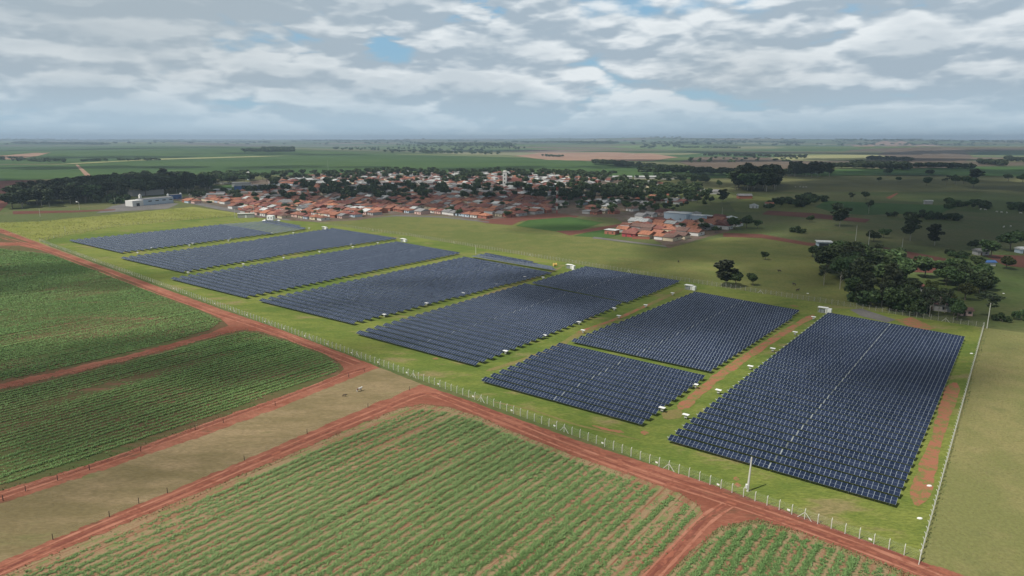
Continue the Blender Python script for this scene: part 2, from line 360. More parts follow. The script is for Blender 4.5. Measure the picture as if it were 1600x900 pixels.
# ------------------------------------------------------------------ ground sheet and far land
def far_land_mat():
    m, t, b = new_mat('land')
    pos = t.node('ShaderNodeNewGeometry').outputs['Position']
    wp = t.vmath('ADD', pos, t.vmath('SCALE', t.noise(pos, 0.0012, 2, 0.5, out=1), 260.0))
    rp = t.mapping(wp, rot=R(-22), scale=(0.55, 1.0, 0.0))
    vo = t.node('ShaderNodeTexVoronoi'); t.put(vo.inputs['Vector'], rp); vo.inputs['Scale'].default_value = 1 / 620
    vo.voronoi_dimensions = '2D'; vo.distance = 'CHEBYCHEV'
    rc = t.xyz(vo.outputs['Color'])
    ra = t.node('ShaderNodeValToRGB'); ra.color_ramp.interpolation = 'CONSTANT'; t.put(ra.inputs[0], rc[0])
    cols = [(0.0, (0.052, 0.098, 0.032)), (0.22, (0.085, 0.125, 0.040)), (0.36, (0.115, 0.115, 0.055)), (0.46, (0.13, 0.15, 0.06)),
            (0.56, (0.06, 0.088, 0.032)), (0.68, (0.16, 0.12, 0.09)), (0.76, (0.105, 0.082, 0.058)), (0.86, (0.20, 0.20, 0.11)), (0.92, (0.05, 0.08, 0.03))]
    e = ra.color_ramp.elements
    e[0].position = 0; e[0].color = (*cols[0][1], 1); e[1].position = cols[1][0]; e[1].color = (*cols[1][1], 1)
    for p_, c_ in cols[2:]:
        q = e.new(p_); q.color = (*c_, 1)
    near = t.mix(t.noise(pos, 0.006, 5, 0.6), (0.085, 0.100, 0.036), (0.13, 0.12, 0.055))
    r = t.vmath('LENGTH', pos)
    c = t.mix(t.rng(r, 1700, 2200), near, ra.outputs[0])
    c = t.mix(t.rng(t.noise(pos, 0.02, 5, 0.7), 0.50, 0.62, 0, 0.35), c, (0.045, 0.065, 0.03))
    t.put(b.inputs['Base Color'], c); b.inputs['Roughness'].default_value = 0.95; b.inputs['Specular IOR Level'].default_value = 0.1
    return m
rad = np.concatenate([[0.01, 30, 80, 200, 500, 1000, 1600], np.geomspace(2000, 26000, 190)])
NA = 720; th = np.linspace(0, 2 * np.pi, NA, endpoint=False)
X = rad[:, None] * np.cos(th); Y = rad[:, None] * np.sin(th); Z = land(X, Y)
V = np.stack([X, Y, Z], -1).reshape(-1, 3)
i, j = np.meshgrid(np.arange(len(rad) - 1), np.arange(NA), indexing='ij'); jn = (j + 1) % NA
Q = np.stack([i * NA + j, (i + 1) * NA + j, (i + 1) * NA + jn, i * NA + jn], -1).reshape(-1, 4)
gm = mesh_np('ground', V, Q, [far_land_mat()]); gm.polygons.foreach_set('use_smooth', np.ones(len(Q), bool))
tag(link('ground', gm), kind='structure')

LIFT = [0.0]
def sheet(name, pts, mat, lift, world=False):
    LIFT[0] += 0.0006; lift += LIFT[0]
    """flat polygon laid on the level land"""
    from mathutils.geometry import tessellate_polygon
    ps = [Vector((p[0], p[1], 0)) if world else G(p[0], p[1]) for p in pts]
    for p in ps: p.z = lift
    tris = tessellate_polygon([ps])
    fs = []
    for a, b_, c_ in tris:
        n = (ps[b_] - ps[a]).cross(ps[c_] - ps[a]); fs.append((a, b_, c_) if n.z > 0 else (a, c_, b_))
    me = bpy.data.meshes.new(name); me.from_pydata(ps, [], fs); me.materials.append(mat); me.update()
    return tag(link(name, me), kind='structure')
def drape(name, top, bot, mat, lift=0.4, nx=60, ny=10, solid=False):
    """field lying over the rolling land, between two pixel polylines (far edge and near edge)"""
    def samp(pl, t_):
        xs = [q[0] for q in pl]; x = xs[0] + (xs[-1] - xs[0]) * t_; return x, float(np.interp(x, xs, [q[1] for q in pl]))
    T = [[], []]
    for k in range(nx + 1):
        t_ = k / nx; (xb, yb), (xt, yt) = samp(bot, t_), samp(top, t_); mid = (yb + yt) / 2
        s_ = min(1.0, max(.02, t_ / .14), max(.02, (1 - t_) / .14)) if xb > -300 or t_ > .5 else 1.0
        hgt = abs(yb - yt); wb = mnoise.noise(Vector((xb * .03, yb, 1))) * min(.8, hgt * .22); wt = mnoise.noise(Vector((xt * .03, yt, 7))) * min(.8, hgt * .22)
        if not solid: yb, yt = mid + (yb + wb - mid) * s_, mid + (yt + wt - mid) * s_
        T[0].append(Gt(xb, yb)); T[1].append(Gt(xt, yt))
    vs = []
    for jj in range(ny + 1):
        for k in range(nx + 1):
            p = T[0][k].lerp(T[1][k], jj / ny); vs.append((p.x, p.y, float(land(p.x, p.y)) + lift))
    fs = [(jj * (nx + 1) + k, jj * (nx + 1) + k + 1, (jj + 1) * (nx + 1) + k + 1, (jj + 1) * (nx + 1) + k) for jj in range(ny) for k in range(nx)]
    me = bpy.data.meshes.new(name); me.from_pydata(vs, [], fs); me.materials.append(mat); me.update()
    return tag(link(name, me), kind='structure')

def wob(poly, px=1.6, step=5):
    """give a pixel outline small natural wobbles"""
    out = []
    for k in range(len(poly)):
        a = Vector(poly[k]); b_ = Vector(poly[(k + 1) % len(poly)]); n = max(1, int((b_ - a).length / step))
        for q in range(n):
            p = a.lerp(b_, q / n); s = px * min(1.0, max(0.25, (p.y - 300) / 300))
            nn = (mnoise.noise(Vector((p.x * 0.05, p.y * 0.08, 3))) + mnoise.noise(Vector((p.x * 0.21, p.y * 0.3, 5)))) * s
            out.append((p.x + nn, p.y + nn))
    return out

# near sheets (photo pixels of their corners, laid on the ground)
FENCE_F = [G(62, 377.5), G(600, 573), G(1437, 877)]
sheet('pasture', [(-400, 300), (1900, 300), (3400, 900), (1300, 1500), (-2400, 900)], M_pastD, 0.02)
sheet('pasture', [(440, 336), (560, 336), (640, 332), (770, 343), (870, 352), (960, 378), (1040, 388), (1120, 372), (1190, 366), (1275, 383), (1268, 400), (1290, 425), (1335, 445), (1390, 486), (1400, 510), (640, 400), (500, 375), (440, 350)], M_past, 0.03)
sheet('pasture', [(1537, 512), (1680, 530), (2600, 900), (1700, 1200), (1390, 1000), (1436, 880)], M_pastR, 0.035)
sheet('meadow', wob([(-300, 388), (-60, 350), (60, 346), (190, 334), (300, 323), (380, 334), (470, 341), (460, 352), (370, 345), (180, 362), (62, 386), (-100, 390)], 2), M_rough, 0.04)
LAWN = [(62, 377.5), (110, 366), (180, 354), (250, 347.5), (310, 342), (372, 337), (455, 340), (508, 350), (640, 369), (860, 406), (1050, 437), (1290, 474), (1410, 493), (1537, 512), (1437, 877), (600, 573)]
sheet('lawn', LAWN, M_lawn, 0.05)
sheet('field_soil', [(-1500, 1400), (-900, 392), (0, 356), (62, 379), (660, 602), (1437, 880), (1700, 1400)], M_soil, 0.04)
M_soilB = ground_mat('weedy_field_soil', (0.13, 0.085, 0.045), (0.085, 0.115, 0.038), (0.20, 0.10, 0.065), 0.03, 0.3, 1.5, 0, (0.52, 0.62), stretch=(0.15, 1, 1), rot=ROW_DIR)
sheet('field_soil', [(62, 381), (600, 577), (560, 592), (300, 692), (0, 792), (-300, 880), (-1200, 600), (-900, 392), (0, 358)], M_soilB, 0.045)
STRIP = [(592, 574), (660, 601), (600, 625), (500, 668), (350, 733), (200, 795), (0, 878), (-300, 1005), (-420, 925), (-150, 835), (0, 787), (150, 738), (300, 685), (400, 650), (500, 608), (560, 586)]
sheet('pasture', wob(STRIP, 1.5), M_strip, 0.06)
ROADL = [(-60, 336), (0, 357), (62, 380.5), (150, 413), (250, 449), (350, 485), (430, 512), (520, 546), (592, 574), (560, 587), (500, 611), (400, 652), (300, 687), (150, 739), (0, 788), (-200, 845),
         (-200, 820), (0, 768), (150, 723), (300, 669), (480, 605), (525, 588), (538, 577), (530, 567), (505, 552), (455, 533), (410, 519), (384, 515.5), (340, 525), (200, 563), (0, 609), (-200, 653),
         (-200, 642), (0, 600), (200, 555), (330, 520), (356, 508), (345, 498), (300, 479), (250, 459), (200, 438), (150, 419), (100, 401), (66, 391), (30, 384), (0, 384), (-60, 388), (-60, 380), (0, 379), (46, 379), (0, 364), (-60, 346)]
sheet('dirt_road', wob(ROADL), M_red, 0.07)
ROADR = [(660, 601), (720, 622), (900, 688), (1100, 753), (1250, 806), (1437, 877), (1480, 890), (1640, 950), (1560, 975), (1440, 905), (1330, 862), (1250, 832), (1185, 813), (1125, 824), (1080, 862), (1030, 912), (960, 1000),
         (920, 1000), (1000, 903), (1060, 845), (1100, 806), (1090, 788), (1060, 770), (1000, 748), (900, 714), (800, 674), (745, 650), (700, 636), (660, 632), (620, 640), (560, 665), (450, 712), (300, 775), (150, 838), (0, 901), (-200, 990),
         (-300, 1000), (0, 878), (200, 795), (350, 733), (500, 668), (600, 625)]
sheet('dirt_road', wob(ROADR), M_redm, 0.075)
# worn tracks and bare patches inside the park
def track(pl, wd, mat=M_red, lift=0.07, name='track'):
    ps = [G(*p) for p in pl]; L_, R_ = [], []
    for k, p in enumerate(ps):
        d_ = (ps[min(k + 1, len(ps) - 1)] - ps[max(k - 1, 0)]).normalized(); n = Vector((-d_.y, d_.x, 0))
        ww = wd * (0.75 + 0.5 * random.random()) * (0.25 if k in (0, len(ps) - 1) else 1)
        L_.append(p + n * ww / 2); R_.append(p - n * ww / 2)
    return sheet(name, [tuple(q)[:2] for q in L_ + R_[::-1]], mat, lift, world=True)
def dense(pl, n=6):
    out = []
    for a, b_ in zip(pl, pl[1:]):
        for q in range(n): out.append((a[0] + (b_[0] - a[0]) * q / n + random.uniform(-.8, .8), a[1] + (b_[1] - a[1]) * q / n))
    return out + [pl[-1]]
def path_mat():
    m, t, b = new_mat('worn_path'); pos = t.node('ShaderNodeNewGeometry').outputs['Position']
    n = t.math('ADD', t.math('MULTIPLY', t.noise(pos, 0.35, 5, 0.65), .6), t.math('MULTIPLY', t.noise(pos, 1.8, 4, 0.7), .4))
    c = t.mix(t.rng(n, 0.42, 0.54), (0.155, 0.165, 0.050), (0.30, 0.125, 0.075))
    t.put(b.inputs['Base Color'], c); b.inputs['Roughness'].default_value = 0.95; b.inputs['Specular IOR Level'].default_value = 0.1; return m
M_path = path_mat()
M_path2 = ground_mat('faint_path', (0.215, 0.175, 0.07), (0.17, 0.175, 0.05), (0.26, 0.14, 0.08), 0.05, 0.4, 1.6, 0, (0.55, 0.65))
track(dense([(1272, 492), (1238, 512), (1200, 536), (1160, 562), (1120, 590), (1085, 620), (1062, 640)], 5), 3.6, M_path)
track(dense([(1062, 640), (1040, 655)], 3), 5, M_path2)
track(dense([(1068, 452), (1020, 473), (960, 500), (905, 522), (860, 548), (800, 568), (760, 580)], 5), 3.0, M_path2)
track(dense([(1020, 474), (965, 498), (900, 520)], 5), 2.0, M_path, 0.078)
track(dense([(1492, 598), (1478, 640), (1462, 690), (1447, 740), (1432, 790)], 5), 3.4, M_path)
track(dense([(878, 417), (860, 425), (800, 447), (700, 480), (620, 503)], 5), 2.5, M_path2)
track(dense([(925, 665), (950, 672), (975, 676)], 4), 1.5, M_path)
track(dense([(770, 628), (830, 640), (900, 664), (1000, 688)], 4), 1.0, M_path2)
for x, y, s in ((1007, 676, 3), (1150, 748, 2), (1152, 758, 2.4), (1480, 560, 4), (1240, 478, 3), (680, 560, 2)):
    track([(x - s * 2, y), (x, y + .5), (x + s * 2.4, y + 1)], s * 1.1, M_path, 0.079)
M_rut = ground_mat('compacted_ruts', (0.33, 0.135, 0.088), (0.39, 0.175, 0.118), (0.27, 0.10, 0.065), 0.08, 0.5, 2.0, 0, (0.50, 0.58), grain=0.1)
M_rutd = ground_mat('damp_ruts', (0.17, 0.058, 0.042), (0.22, 0.08, 0.055), (0.30, 0.11, 0.07), 0.08, 0.5, 2.0, 0, (0.50, 0.58), grain=0.1)
def ruts(pl_, wd, offs):
    for _ in range(3):                                # round the corners
        pl_ = [pl_[0]] + [q for a, b_ in zip(pl_, pl_[1:]) for q in ((a[0] * .75 + b_[0] * .25, a[1] * .75 + b_[1] * .25), (a[0] * .25 + b_[0] * .75, a[1] * .25 + b_[1] * .75))] + [pl_[-1]]
    ps = [G(*p) for p in pl_]
    for o_, m_ in offs:
        L_, R_ = [], []
        for k, p in enumerate(ps):
            d_ = (ps[min(k + 1, len(ps) - 1)] - ps[max(k - 1, 0)]).normalized(); n = Vector((-d_.y, d_.x, 0)); q = p + n * (o_ + mnoise.noise(p * 0.05) * .5)
            ww = wd * (0.5 + abs(mnoise.noise(p * 0.13 + Vector((o_, 0, 0)))) * 1.6) * (0.2 if k in (0, len(ps) - 1) else 1)
            L_.append(q + n * ww / 2); R_.append(q - n * ww / 2)
        sheet('wheel_track', [tuple(q)[:2] for q in L_ + R_[::-1]], m_, 0.10, world=True)
ruts([(-10, 367), (60, 386), (150, 420), (250, 457), (350, 493), (420, 514), (500, 546), (560, 568)], .8, ((1.1, M_rut), (-.9, M_rutd), (-2.2, M_rut)))
ruts([(575, 575), (540, 584), (500, 603), (300, 674), (150, 729), (-30, 787)], .7, ((1.0, M_rut), (-.4, M_rutd), (-1.5, M_rut)))
ruts([(378, 514), (340, 523), (200, 560), (0, 605), (-40, 612)], .6, ((.6, M_rut), (-.6, M_rutd)))
ruts([(690, 617), (660, 614), (620, 630), (540, 662), (450, 700), (300, 764), (150, 826), (-30, 905)], .8, ((1.6, M_rut), (.3, M_rutd), (-1.2, M_rut)))
ruts([(680, 615), (740, 638), (900, 701), (1000, 738), (1100, 770), (1250, 818), (1440, 890), (1520, 925)], .8, ((2.2, M_rutd), (.8, M_rut), (-.8, M_rutd), (-2.0, M_rut)))
ruts([(1140, 790), (1105, 812), (1070, 850), (1015, 905), (960, 975)], .7, ((1.0, M_rut), (-.4, M_rutd), (-1.5, M_rut)))
sheet('gravel_patch', [(1328, 484), (1345, 482), (1400, 500), (1386, 504), (1345, 494)], M_asph, 0.06)
sheet('bare_soil', wob([(1398, 500), (1425, 496), (1462, 513), (1440, 518)], 1), M_path, 0.061)
# land round the town
sheet('town_ground', [(268, 312), (340, 326), (400, 340), (455, 345), (500, 347), (560, 344), (610, 336), (690, 337), (765, 347), (872, 334), (905, 338), (960, 340), (1045, 388), (1100, 372), (1150, 358), (1100, 336), (1035, 325), (985, 290), (970, 276), (960, 270.5), (800, 265), (600, 266), (480, 272), (400, 282), (330, 298)], M_street, 0.05)
sheet('bare_field', [(742, 345), (868, 333), (905, 338), (890, 343), (815, 345), (800, 352), (760, 349)], M_plough, 0.062)
sheet('crop_field', [(806, 353), (825, 344), (890, 339), (942, 348), (905, 360), (870, 362)], M_green, 0.064)
sheet('dirt_track', [(868, 361), (905, 360), (1000, 345), (1005, 348), (890, 368)], M_plough, 0.07)
sheet('crop_field', [(895, 369), (960, 352), (990, 352), (985, 362), (950, 372)], M_green, 0.066)
sheet('dirt_track', [(928, 370), (1040, 384), (1042, 386), (925, 372.5)], M_asph, 0.072)
sheet('bare_field', [(1330, 392), (1375, 385), (1500, 408), (1490, 428), (1420, 425), (1340, 402)], M_plough, 0.06)
sheet('bare_field', [(1535, 398), (1700, 402), (1700, 430), (1570, 415)], M_plough, 0.06)
sheet('bare_field', [(1200, 329), (1270, 333), (1360, 343), (1352, 348), (1262, 340), (1190, 335)], M_plough, 0.06)
sheet('dirt_track', [(1130, 364), (1190, 366), (1262, 379), (1340, 385), (1420, 397), (1420, 400), (1340, 389), (1262, 384), (1190, 372), (1130, 370)], M_plough, 0.063)
sheet('dirt_track', [(1384, 309), (1401, 301.5), (1404, 302), (1390, 311)], M_red, 0.06)
sheet('crop_field', [(1262, 330), (1290, 314), (1500, 322), (1470, 333), (1350, 336)], M_green, 0.055)
sheet('pasture', [(1140, 318), (1180, 306), (1240, 314), (1330, 340), (1200, 330), (1150, 332)], M_past, 0.056)
sheet('ploughed_field', [(-300, 281), (0, 281), (80, 282), (60, 300), (20, 312), (0, 330), (-100, 350), (-400, 340)], M_plough, 0.062)
sheet('yard', [(175, 322), (206, 316), (280, 318), (262, 326), (200, 330), (150, 333)], M_asph, 0.063)
sheet('town_road', [(272, 311), (310, 316), (360, 326), (456, 344), (450, 345), (350, 329), (300, 319)], M_asph, 0.08)
sheet('dirt_track', [(20, 330), (120, 329), (180, 327), (180, 328.6), (110, 332.3), (20, 335)], M_plough, 0.065)
sheet('pasture', [(560, 335), (600, 334), (640, 333)], M_past, 0.066)
sheet('street', [(580, 341), (620, 336), (690, 338), (764, 346.5), (764, 348), (690, 340), (620, 338)], M_asph, 0.09)
sheet('sports_field', [(330, 290), (372, 289), (382, 297), (338, 298)], M_green, 0.085)

# far fields over the rolling land
drape('cane_field', [(-500, 262), (0, 258), (120, 257), (250, 249), (400, 246), (560, 240), (800, 246), (930, 253), (1110, 276)], [(-500, 284), (0, 283), (120, 278), (250, 272), (400, 274), (560, 273), (800, 274), (930, 274), (1110, 281)], M_wgreen, 0.5, 90, 10, True)
drape('cane_field', [(-500, 229), (0, 228.5), (200, 228), (390, 229), (470, 236), (560, 238)], [(-500, 262), (0, 256.5), (120, 255.5), (250, 248), (400, 245), (560, 240)], M_wgreen, 0.5, 70, 10, True)
drape('pale_field_edge', [(80, 257), (250, 248.2), (450, 243)], [(80, 258.4), (250, 249.8), (450, 244.3)], M_wpale, 0.9, 40, 2)
drape('bare_soil_field', [(800, 242), (860, 238.5), (950, 238), (1060, 242)], [(800, 245.5), (860, 250), (950, 252.5), (1060, 250)], M_wpink, 0.8, 40, 6)
drape('pale_field', [(950, 228), (1050, 226), (1140, 229)], [(950, 231.5), (1050, 234), (1140, 231)], M_wgreen2, 0.8, 30, 4)
drape('dry_field', [(1060, 245), (1190, 246), (1230, 249), (1280, 252)], [(1060, 262), (1190, 266), (1230, 264), (1280, 262)], M_wbrown, 0.8, 40, 6)
drape('pale_field', [(1200, 245), (1290, 242), (1400, 243)], [(1200, 250), (1290, 252), (1400, 247)], M_wpale, 0.9, 30, 4)
drape('bare_ridge', [(1330, 226), (1400, 223), (1480, 228)], [(1330, 230.5), (1400, 232), (1480, 231)], M_wpink, 0.8, 30, 4)
drape('dry_slope', [(1370, 234), (1450, 229), (1520, 233)], [(1370, 252), (1450, 256), (1520, 258)], M_wbrown, 0.7, 30, 5)
drape('cane_field', [(1200, 266), (1400, 264), (1540, 262), (1800, 262)], [(1200, 276), (1400, 274), (1540, 275.5), (1800, 277)], M_green, 0.9, 40, 4)
drape('cane_field', [(900, 256), (1110, 262), (1200, 266)], [(900, 275), (1110, 279), (1200, 276)], M_wgreen, 0.6, 40, 4)
drape('ploughed_field', [(-60, 246), (0, 243.5), (60, 239), (80, 237.5)], [(-60, 253), (0, 252), (60, 244), (80, 239.5)], M_wpink, 0.9, 20, 3)
drape('field_track', [(118, 258), (122, 257.8)], [(136, 279), (147, 279)], M_wpink, 1.0, 3, 8, True)

# ------------------------------------------------------------------ trees
def rand_unit(n):
    v = RNG.normal(size=(n, 3)); return v / np.linalg.norm(v, axis=1)[:, None]
def leaf_quads(c, size, flat=0.0):
    """one randomly turned leaf-clump quad per centre"""
    n = len(c); a = rand_unit(n); b_ = rand_unit(n)
    if flat: a[:, 2] *= 1 - flat; b_[:, 2] *= 1 - flat
    a /= np.linalg.norm(a, axis=1)[:, None]; b_ -= a * np.sum(a * b_, 1)[:, None]; b_ /= np.linalg.norm(b_, axis=1)[:, None]
    s = size * (0.6 + 0.8 * RNG.random(n))[:, None]
    V_ = np.stack([c - a * s - b_ * s * .7, c + a * s * .8 - b_ * s, c + a * s + b_ * s * .75, c - a * s * .7 + b_ * s], 1).reshape(-1, 3)
    return V_, np.arange(4 * n).reshape(-1, 4)
def crown_mesh(kind, seed):
    """unit-height tree crowns (tree height = 1)"""
    global RNG
    RNG = np.random.default_rng(seed); rr = random.Random(seed); C_ = []
    if kind == 'round':
        nb = 9; n = 1500; size = 0.034
        bl = [((rr.uniform(-.26, .26), rr.uniform(-.26, .26), rr.uniform(.42, .80)), rr.uniform(.13, .22)) for _ in range(nb)] + [((0, 0, .6), .27)]
    elif kind == 'broad':
        n = 1500; size = 0.034
        bl = [((rr.uniform(-.5, .5), rr.uniform(-.42, .42), rr.uniform(.48, .80)), rr.uniform(.14, .24)) for _ in range(13)]
    elif kind == 'tall':
        n = 1300; size = 0.026
        bl = [((rr.uniform(-.10, .10), rr.uniform(-.10, .10), z_), rr.uniform(.07, .13)) for z_ in np.linspace(.34, .93, 10)] + [((rr.uniform(-.16, .16), rr.uniform(-.16, .16), rr.uniform(.45, .8)), .075) for _ in range(6)]
    elif kind == 'bush':
        n = 900; size = 0.06
        bl = [((rr.uniform(-.55, .55), rr.uniform(-.5, .5), rr.uniform(.2, .62)), rr.uniform(.22, .36)) for _ in range(8)]
    elif kind == 'sparse':
        n = 420; size = 0.022
        bl = [((rr.uniform(-.17, .17), rr.uniform(-.17, .17), rr.uniform(.5, .9)), rr.uniform(.06, .11)) for _ in range(9)]
    vol = np.array([b_[1] ** 2 for b_ in bl]); vol /= vol.sum(); tone = []
    for (c, r_), w_ in zip(bl, vol):
        m_ = max(10, int(n * w_)); dd = rand_unit(m_); rad_ = r_ * (0.62 + 0.45 * RNG.random(m_) ** .7)
        p = np.array(c) + dd * rad_[:, None] * np.array([1, 1, .78]); p[:, 2] = np.clip(p[:, 2], 0.04, 1.05); C_.append(p)
        tone.append(np.clip(0.5 + RNG.normal(0, .22, m_) + rr.uniform(-.25, .25), 0, 1))
    V_, Q_ = leaf_quads(np.concatenate(C_), size)
    return V_, Q_, np.concatenate(tone), bl
def trunk_mesh(kind, bl, mat):
    mb = MB(); top = {'round': .5, 'broad': .45, 'tall': .85, 'bush': .25, 'sparse': .8}[kind]; r0 = {'tall': .016, 'sparse': .014, 'bush': .03}.get(kind, .028)
    mb.bar((0, 0, -0.01), (0.01, 0, top * .5), r0, 7, r0 * .8); mb.bar((0.01, 0, top * .5), (0, 0.01, top), r0 * .8, 7, r0 * .45)
    for c, r_ in bl[:7]:
        mb.bar((0, 0, min(top * .8, max(.15, c[2] - .25))), c, r0 * .45, 5, r0 * .12)
    return mb.mesh(kind + '_trunk', mat)
TREE = {}
for kind, leafm, barkm, nvar in (('round', M_leaf, M_bark, 5), ('broad', M_leaf, M_bark, 4), ('tall', M_euc, M_barkp, 5), ('bush', M_leaf, M_bark, 3), ('sparse', M_euc, M_barkp, 3), ('round_y', M_leafy, M_bark, 2)):
    TREE[kind] = []
    k0 = kind.split('_')[0]
    for q in range(nvar):
        V_, Q_, tn, bl = crown_mesh(k0, sum(map(ord, kind)) * 7 + q)
        TREE[kind].append((mesh_np(kind + '_crown', V_, Q_, [leafm], attr=tn), trunk_mesh(k0, bl, barkm), V_, Q_, tn))
RNG = np.random.default_rng(11)
TREES = []
NAMES = {'round': 'leafy_tree', 'broad': 'spreading_tree', 'tall': 'eucalyptus_tree', 'bush': 'bush', 'sparse': 'thin_tree', 'round_y': 'leafy_tree'}
def tree(p, h, kind, wide=1.0, group=None, label=None):
    cm, tm = random.choice(TREE[kind])[:2]
    t = link(NAMES[kind], None, None, (p[0], p[1], p[2] if len(p) > 2 else 0), random.uniform(0, 6.28))
    t['category'] = 'bush' if kind == 'bush' else 'tree'
    if group: t['group'] = group
    if label: t['label'] = label
    for nm, me, s in (('crown', cm, (h * wide, h * wide, h)), ('trunk', tm, (h, h, h))):
        c = link(nm, me, t); c.scale = s
    TREES.append((t, kind, h)); return t
def poly_points(poly, n, rr, mind=5.0):
    """random ground points inside a pixel outline, spread evenly on the ground"""
    W = [G(*p) for p in poly]; xs = [p.x for p in W]; ys = [p.y for p in W]; out = []; tries = 0
    while len(out) < n and tries < n * 400:
        tries += 1; x = rr.uniform(min(xs), max(xs)); y = rr.uniform(min(ys), max(ys)); ins = False
        for a, b_ in zip(W, W[1:] + W[:1]):
            if (a.y > y) != (b_.y > y) and x < (b_.x - a.x) * (y - a.y) / (b_.y - a.y) + a.x: ins = not ins
        if ins and all((x - q.x) ** 2 + (y - q.y) ** 2 > mind * mind for q in out): out.append(Vector((x, y, 0)))
    return out
def label_sorted(items, fmt, key=lambda o: screen(o.location)[0]):
    for k, o in enumerate(sorted(items, key=key)): o['label'] = fmt.format(nth(k + 1))
LEAFWORD = {'round': 'round dark green tree', 'broad': 'broad spreading dark tree', 'tall': 'tall slim eucalyptus', 'bush': 'low rounded bush', 'sparse': 'thin nearly bare tree', 'round_y': 'yellowish green tree'}
def grove(poly, n, hs, kinds, group, where, rr, mind=6.0, wide=(0.9, 1.2)):
    made = {}
    for p in poly_points(poly, n, rr, mind):
        k = rr.choice(kinds); made.setdefault(k, []).append(tree(p, rr.uniform(*hs), k, rr.uniform(*wide), group))
    for k, its in made.items(): label_sorted(its, LEAFWORD[k] + ' ' + where + ', {} such from left')
rr = random.Random(5)
# woodland on the left
grove([(8, 327), (60, 326), (130, 318), (150, 314), (120, 303), (60, 308), (20, 318)], 44, (20, 27), ['tall', 'tall', 'round'], 'woodland on the left', 'at the dark woodland left end', rr, 9, (1.5, 2.0))
grove([(120, 318), (200, 312), (250, 306), (250, 290), (180, 288), (110, 303)], 60, (19, 27), ['tall', 'round', 'round'], 'woodland on the left', 'behind the factory', rr, 10, (1.2, 1.7))
grove([(250, 303), (330, 302), (330, 288), (250, 287)], 46, (19, 27), ['tall', 'round', 'round'], 'woodland on the left', 'right of the factory', rr, 12, (1.2, 1.6))
grove([(330, 289), (418, 287), (415, 279), (320, 279)], 34, (15, 20), ['round', 'broad'], 'woodland on the left', 'behind the blue school', rr, 12, (1.1, 1.4))
grove([(150, 322), (200, 317), (200, 310), (140, 312)], 8, (9, 12), ['round', 'bush'], 'woodland on the left', 'by the factory yard', rr, 7)
tree(G(256, 291), 31, 'tall', 1.9, 'woodland on the left', 'tallest dark tree rising above the woodland right of the factory')
# right-hand wood by the farm buildings
grove([(1275, 420), (1330, 408), (1400, 425), (1400, 470), (1360, 482), (1335, 470), (1330, 440)], 24, (12, 17), ['round', 'tall', 'round'], 'wood beside the solar park', 'behind the rightmost cabin', rr, 6, (1.0, 1.4))
grove([(1395, 455), (1440, 450), (1520, 470), (1520, 497), (1470, 495), (1400, 488)], 10, (7, 11), ['round', 'bush', 'round_y'], 'wood beside the solar park', 'around the dark red barn', rr, 6)
grove([(1325, 474), (1400, 488), (1500, 502), (1500, 490), (1400, 477), (1330, 460)], 20, (8, 14), ['tall', 'round', 'sparse', 'bush'], 'wood beside the solar park', 'along the park back fence', rr, 4, (.9, 1.2))
grove([(1290, 412), (1400, 420), (1440, 440), (1400, 462), (1320, 450)], 22, (11, 16), ['tall', 'round', 'round'], 'wood beside the solar park', 'in the middle of the farm wood', rr, 5, (1.0, 1.4))
grove([(1440, 432), (1540, 440), (1540, 470), (1490, 455)], 14, (11, 14), ['round'], 'wood beside the solar park', 'behind the dark red barn', rr, 8, (1.1, 1.4))
grove([(1268, 400), (1310, 402), (1345, 415), (1290, 418)], 8, (8, 11), ['round', 'bush'], 'wood beside the solar park', 'below the red roofed farmhouse', rr, 6)
